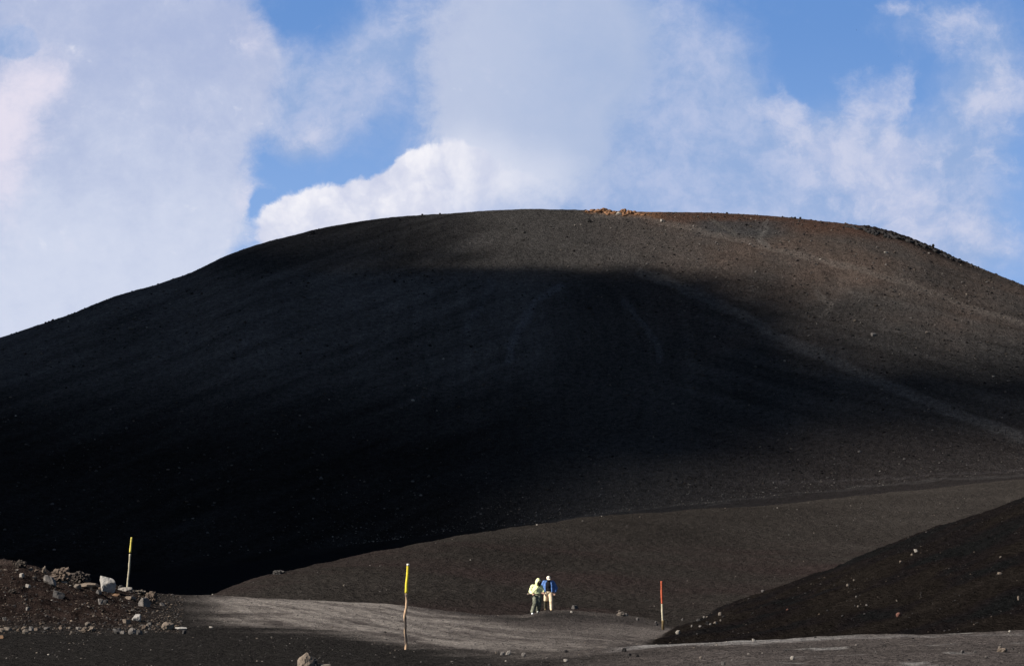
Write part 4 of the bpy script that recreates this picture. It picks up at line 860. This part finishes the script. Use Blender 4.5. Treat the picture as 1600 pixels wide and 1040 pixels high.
def head(c, yaw, tilt, s=1.0):
    """skull, jaw, nose, brow, ears and neck root; returns prims with the face looking along -Y before the turn"""
    pr = [ell((0, 0, .02), (.076, .095, .098)), ell((0, -.03, -.045), (.058, .062, .062)), ell((0, -.088, -.012), (.012, .020, .022)), ell((0, -.083, .022), (.045, .014, .012)), ell((0, -.083, -.052), (.024, .012, .008)), ell((0, -.08, -.085), (.022, .018, .016)),
          ell((.077, .005, -.005), (.010, .02, .032)), ell((-.077, .005, -.005), (.010, .02, .032)), ell((.03, -.083, .004), (.013, .01, .009)), ell((-.03, -.083, .004), (.013, .01, .009))]
    Mx = (Matrix.Rotation(yaw, 3, 'Z') @ Matrix.Rotation(tilt, 3, 'X')); A = np.array(Mx)
    return [((v * s) @ A.T + np.array(c), f) for v, f in pr], A
def shell(c, R_, A, holes, th, n=36, mats=None):
    """hood or cap: a thin ellipsoid skin, open where holes(direction) is true, given real thickness"""
    V_, F_, keepv = [], [], []
    for i in range(n + 1):
        th_ = math.pi * i / n
        for j in range(2 * n):
            ph = math.pi * j / n; V_.append((math.sin(th_) * math.cos(ph), math.sin(th_) * math.sin(ph), math.cos(th_)))
    D = np.array(V_)
    for i in range(n):
        for j in range(2 * n):
            j2 = (j + 1) % (2 * n); q_ = [i * 2 * n + j, (i + 1) * 2 * n + j, (i + 1) * 2 * n + j2, i * 2 * n + j2]
            if not holes(D[q_].mean(0)): F_.append(q_)
    return D, np.array(F_)
def solid(name, V_, F_, mat, parent, th):
    o = mesh_obj(name, V_, F_, mat); bm = bmesh.new(); bm.from_mesh(o.data); bmesh.ops.remove_doubles(bm, verts=bm.verts, dist=1e-5); bmesh.ops.recalc_face_normals(bm, faces=bm.faces)
    for v in [v for v in bm.verts if not v.link_faces]: bm.verts.remove(v)
    bm.to_mesh(o.data); bm.free(); m = o.modifiers.new('t', 'SOLIDIFY'); m.thickness = th; m.offset = -1
    dg = bpy.context.evaluated_depsgraph_get(); dg.update(); me = bpy.data.meshes.new_from_object(o.evaluated_get(dg)); o.modifiers.clear(); old = o.data; o.data = me; bpy.data.meshes.remove(old); me.polygons.foreach_set('use_smooth', np.ones(len(me.polygons), bool)); o.parent = parent; return o
SKIN = simple_mat('skin', (.42, .24, .17), rough=.6, namp=.05, bdist=.001)
def cloth(name, c, nscale=30, namp=.12): return simple_mat(name, c, rough=.95, spec=.05, nscale=nscale, namp=namp, bdist=.006)
def person(px, py, label, rmin=120, rmax=150):
    r, p = hit(px, py, rmin, rmax); o = bpy.data.objects.new('person', None); COL.objects.link(o); o.location = p; o.scale = (1.12, 1.1, 1.02); tag(o, label, 'person', 'walkers side by side'); return o, r / FPX, p

OUT1(); OUT2()
# walker in the blue jacket
man, k_, mp_ = person(857, 953.5, 'person in blue jacket, black top, beige trousers and pale cap')
print('man scale', k_, mp_)
hipL, hipR = (-.10, .02, .92), (.09, .0, .92); knL, knR = (-.13, .02, .50), (.12, -.10, .49); anL, anR = (-.14, .16, .12), (.13, -.08, .09)
shL, shR = (-.19, .02, 1.42), (.19, .02, 1.42); elL, elR = (-.30, .03, 1.14), (.35, .08, 1.13); wrL, wrR = (-.275, -.10, .93), (.285, -.05, .88)
hd_, HA = head((.0, -.05, 1.585), .05, .42)
body = hd_ + chain([((0, .0, 1.40), .062), ((0, -.02, 1.52), .056)]) + [ell((0, .01, 1.25), (.17, .11, .22)), ell((0, .0, .98), (.155, .115, .14)), ell((0, .01, 1.1), (.145, .1, .15))]
body += chain([(shL, .062), (elL, .045), (wrL, .028)]) + chain([(shR, .062), (elR, .045), (wrR, .028)]) + [rcone((-.1, .02, 1.4), .07, shL, .06), rcone((.1, .02, 1.4), .07, shR, .06)]
body += chain([(hipL, .085), (knL, .055), (anL, .038)]) + chain([(hipR, .085), (knR, .055), (anR, .038)]) + hand(wrL, elL, 1, .8) + hand(wrR, elR, -1, .5)
fuse('body', body, SKIN, man, .0065, 1)
# trousers
BE = cloth('beige_cotton', (.62, .47, .31)); BED = cloth('dark_shaded_cotton', (.06, .05, .035))
tr = [ell((0, .0, .93), (.175, .13, .13)), rcone((-.09, .02, .88), .115, (knL[0], knL[1], .52), .085), rcone((.09, 0, .88), .115, (knR[0], knR[1], .44), .085)] + chain([(knR, .083), ((.128, -.09, .30), .078)])
fuse('trousers', tr, BE, man, .009, 2, .008, 3)
fuse('shaded_leg', chain([((-.133, .03, .49), .078), ((-.138, .12, .25), .07), (anL, .06)]), BED, man, .009, 2, .006, 5, label='dark lower trouser leg, in shade')  # darker lower leg, with its shade put into the colour
fuse('trouser_cuff', chain([((.129, -.09, .27), .079), (anR, .066)]), cloth('pale_beige_cotton', (.66, .53, .38)), man, .009, 2, .006, 6)
fuse('boot', [ell((-.14, .12, .06), (.05, .13, .05)), rcone((-.14, .17, .06), .05, (-.14, .165, .16), .05)], cloth('shaded_tan_leather', (.10, .07, .04)), man, .008, 2)  # tan boot of the shaded leg, shade put into its colour
fuse('boot', [ell((.132, -.14, .045), (.05, .13, .045)), rcone((.13, -.09, .05), .05, (.13, -.085, .14), .052)], cloth('tan_leather', (.45, .33, .2)), man, .008, 2)
fuse('tshirt', [ell((0, -.02, 1.24), (.165, .12, .24)), ell((0, -.02, 1.03), (.165, .125, .14)), ell((0, .0, 1.4), (.15, .09, .07)), rcone((0, -.01, 1.42), .075, (0, -.02, 1.46), .07)], cloth('black_cotton', (.012, .012, .014)), man, .009, 2, .004, 7)
BL = cloth('blue_denim', (.085, .155, .34), 9, .35)
jk = [rcone(shL, .092, elL, .078), rcone(elL, .078, (-.285, -.06, .99), .062), rcone(shR, .092, elR, .08), rcone(elR, .08, (.30, -.02, .94), .064),
      rcone((-.13, .02, 1.42), .085, shL, .09), rcone((.13, .02, 1.42), .085, shR, .09), ell((0, .075, 1.22), (.19, .085, .28)), ell((0, .08, 1.0), (.18, .08, .12)),
      rcone((-.165, -.02, 1.36), .065, (-.19, -.03, .97), .06), rcone((.165, -.02, 1.36), .065, (.19, -.03, .97), .06), rcone((-.135, -.075, 1.36), .035, (-.15, -.11, .95), .03), rcone((.135, -.075, 1.36), .035, (.16, -.11, .95), .03), rcone((-.07, .03, 1.47), .035, (.07, .03, 1.47), .035),
      rcone((-.075, -.01, 1.465), .03, (-.13, -.07, 1.38), .035), rcone((.075, -.01, 1.465), .03, (.13, -.07, 1.38), .035)]
fuse('jacket', jk, BL, man, .009, 2, .009, 9)
CAPM = cloth('cream_cotton', (.72, .62, .50), 20, .08)
D, Fh = shell(None, None, None, lambda d: d[2] < -.02, None); Vh = (D * np.array([.091, .112, .108]) + np.array([0, .0, .035])) @ HA.T + np.array([0, -.05, 1.585]); solid('cap', Vh, Fh, CAPM, man, .006)
fuse('face_shade', [(v @ HA.T + np.array([0, -.05, 1.585]), f) for v, f in [ell((0, -.045, -.06), (.066, .066, .064)), ell((0, -.062, -.015), (.072, .052, .055))]], cloth('face_shade_dark', (.02, .015, .012)), man, .007, 1, .003)  # added dark shape for the shade over the face under the brim
cap_b = [(v @ HA.T + np.array([0, -.05, 1.585]), f) for v, f in [ell((0, -.13, .036), (.076, .085, .008))]]
fuse('cap_brim', cap_b, CAPM, man, .006, 1)

# walker in the yellow hooded jacket
wom, k_, wp_ = person(838, 959.5, 'person in pale yellow hooded jacket and grey green trousers')
print('woman scale', k_, wp_)
hipL, hipR = (-.06, .0, .90), (.12, .0, .90); knL, knR = (-.06, -.16, .52), (.12, -.02, .50); anL, anR = (-.17, -.12, .10), (.07, .20, .17)
shL, shR = (-.16, .02, 1.36), (.19, .02, 1.36); elL, elR = (-.25, .06, 1.12), (.285, .02, 1.16); wrL, wrR = (-.15, -.14, .99), (.31, -.06, 1.07)
hd2, HB = head((.11, -.10, 1.53), .45, .45)
body = hd2 + chain([((.03, .0, 1.36), .055), ((.08, -.04, 1.46), .052)]) + [ell((.02, .01, 1.22), (.155, .105, .2)), ell((.03, .0, .97), (.16, .12, .14)), ell((.02, .01, 1.08), (.13, .1, .15))]
body += chain([(shL, .055), (elL, .04), (wrL, .026)]) + chain([(shR, .055), (elR, .04), (wrR, .026)]) + [rcone((-.06, .02, 1.35), .07, shL, .055), rcone((.1, .02, 1.35), .07, shR, .055)]
body += chain([(hipL, .085), (knL, .055), (anL, .036)]) + chain([(hipR, .085), (knR, .055), (anR, .036)]) + hand(wrL, elL, 1, 1.0) + hand(wrR, (.29, .0, 1.16), -1, .9)
fuse('body', body, SKIN, wom, .0065, 1)
OL = cloth('grey_green_cloth', (.13, .13, .095), 7, .75)
fuse('trousers', [ell((.03, .0, .92), (.175, .13, .12))] + chain([(hipL, .115), (knL, .10), ((-.13, -.13, .28), .10), ((-.165, -.12, .15), .095)]) + chain([(hipR, .115), (knR, .10), ((.09, .12, .27), .10), ((.075, .19, .2), .09)]), OL, wom, .009, 2, .016, 13)
fuse('shoe', [ell((-.175, -.17, .045), (.046, .125, .045)), rcone((-.17, -.11, .05), .045, (-.17, -.11, .10), .045)], cloth('white_leather', (.85, .85, .85)), wom, .008, 2)
fuse('shoe', [ell((.07, .17, .11), (.046, .12, .045), (-.5, 'X')), rcone((.07, .22, .13), .045, (.07, .21, .19), .045)], cloth('shaded_white_leather', (.5, .5, .45)), wom, .008, 2)  # rear white shoe, greyer to carry its shade in the colour
YE = cloth('pale_yellow_fleece', (.66, .68, .36), 16, .08)
fuse('hooded_jacket', [ell((.02, .0, 1.2), (.205, .15, .22)), ell((.025, -.01, 1.04), (.20, .15, .10)), rcone(shL, .098, elL, .09), rcone(elL, .09, (-.185, -.08, 1.03), .07), rcone(shR, .095, elR, .085), rcone(elR, .085, (.305, -.03, 1.10), .062),
     rcone((-.04, .01, 1.36), .09, shL, .09), rcone((.08, .01, 1.36), .09, shR, .09), rcone((.03, .05, 1.40), .10, (.07, .03, 1.46), .10)], YE, wom, .009, 2, .012, 17)
fd = Vector((.5, -.80, -.42)).normalized()
D, Fh = shell(None, None, None, lambda d: (d[0] * fd[0] + d[1] * fd[1] + d[2] * fd[2]) > .66, None)
Vh = D * np.array([.135, .15, .175]); Vh[:, 2] += np.clip(D[:, 2] - .6, 0, 1) * .09; Vh += np.array([.085, -.055, 1.555])
solid('hood', Vh, Fh, YE, wom, .012)
fuse('hair_face_shade', [ell((.12, -.115, 1.545), (.085, .085, .11)), ell((.14, -.155, 1.47), (.062, .05, .085)), ell((.165, -.165, 1.53), (.055, .05, .08))], cloth('black_hair_shade', (.008, .007, .007)), wom, .007, 2, .004)  # black mass stands for hair and the shade over the face
v, f = tube(resamp([(.14, -.06, 1.44), (.11, -.125, 1.36), (.04, -.17, 1.24), (-.06, -.172, 1.13), (-.15, -.13, 1.04), (-.2, -.02, .98)], 24), [.015] * 24, 8); mesh_obj('strap', v, f, cloth('black_webbing', (.01, .01, .01)), wom)
# the small bag she carries at her side
po = fuse('pouch', [ell((-.33, -.12, .99), (.085, .045, .055)), rcone((-.26, -.14, 1.0), .02, (-.20, -.15, .985), .012)], cloth('brown_canvas', (.17, .13, .10)), None, .008, 2, .004)
po.location = wp_; po.scale = (1.12, 1.1, 1.02); tag(po, 'small brown bag held by the walker in the yellow hooded jacket', 'bag')

# ------------------------------------------------------------------ a few birds far up
def bird(px, py, dist, rot, label, size=1.0):
    u, v = px2uv(px, py); a = math.atan(u)
    root_v = [(0, -.18, 0), (0, .2, 0), (.04, 0, .015), (-.04, 0, .015), (.04, .0, -.02), (-.04, 0, -.02), (.5, .06, .16), (-.5, .06, .16), (.22, -.06, .10), (-.22, -.06, .10), (.22, .09, .09), (-.22, .09, .09), (.06, .30, .0), (-.06, .30, 0)]
    F_ = [(0, 2, 3), (0, 4, 2), (0, 5, 4), (0, 3, 5), (1, 3, 2), (1, 2, 4), (1, 4, 5), (1, 5, 3), (2, 8, 10), (8, 6, 10), (3, 11, 9), (9, 11, 7), (1, 12, 13), (4, 10, 8), (8, 10, 6), (5, 9, 11), (9, 7, 11)]
    o = mesh_obj('bird', np.array(root_v) * size, np.array(F_), simple_mat('dark_feathers', (.03, .03, .035)), smooth_=False)
    o.location = (dist * u, dist, dist * v); o.rotation_euler = rot; tag(o, label, 'bird', 'birds over the cone')
bird(1110, 205, 900, (.3, .7, .8), 'tiny bird in the grey cloud above the summit', .42)
bird(1338, 47, 850, (.2, 1.1, 2.0), 'tiny bird in the blue gap at upper right', .40)
bird(1403.5, 88, 850, (.9, 1.4, .3), 'tiny bird above the right-hand cloud wisps', .42)
bird(1527, 211, 900, (.1, .2, 1.2), 'tiny bird farthest right over the crater flank', .34)
bird(281.5, 185, 900, (.1, 1.5, .2), 'tiny bird alone before the big left cloud', .36)
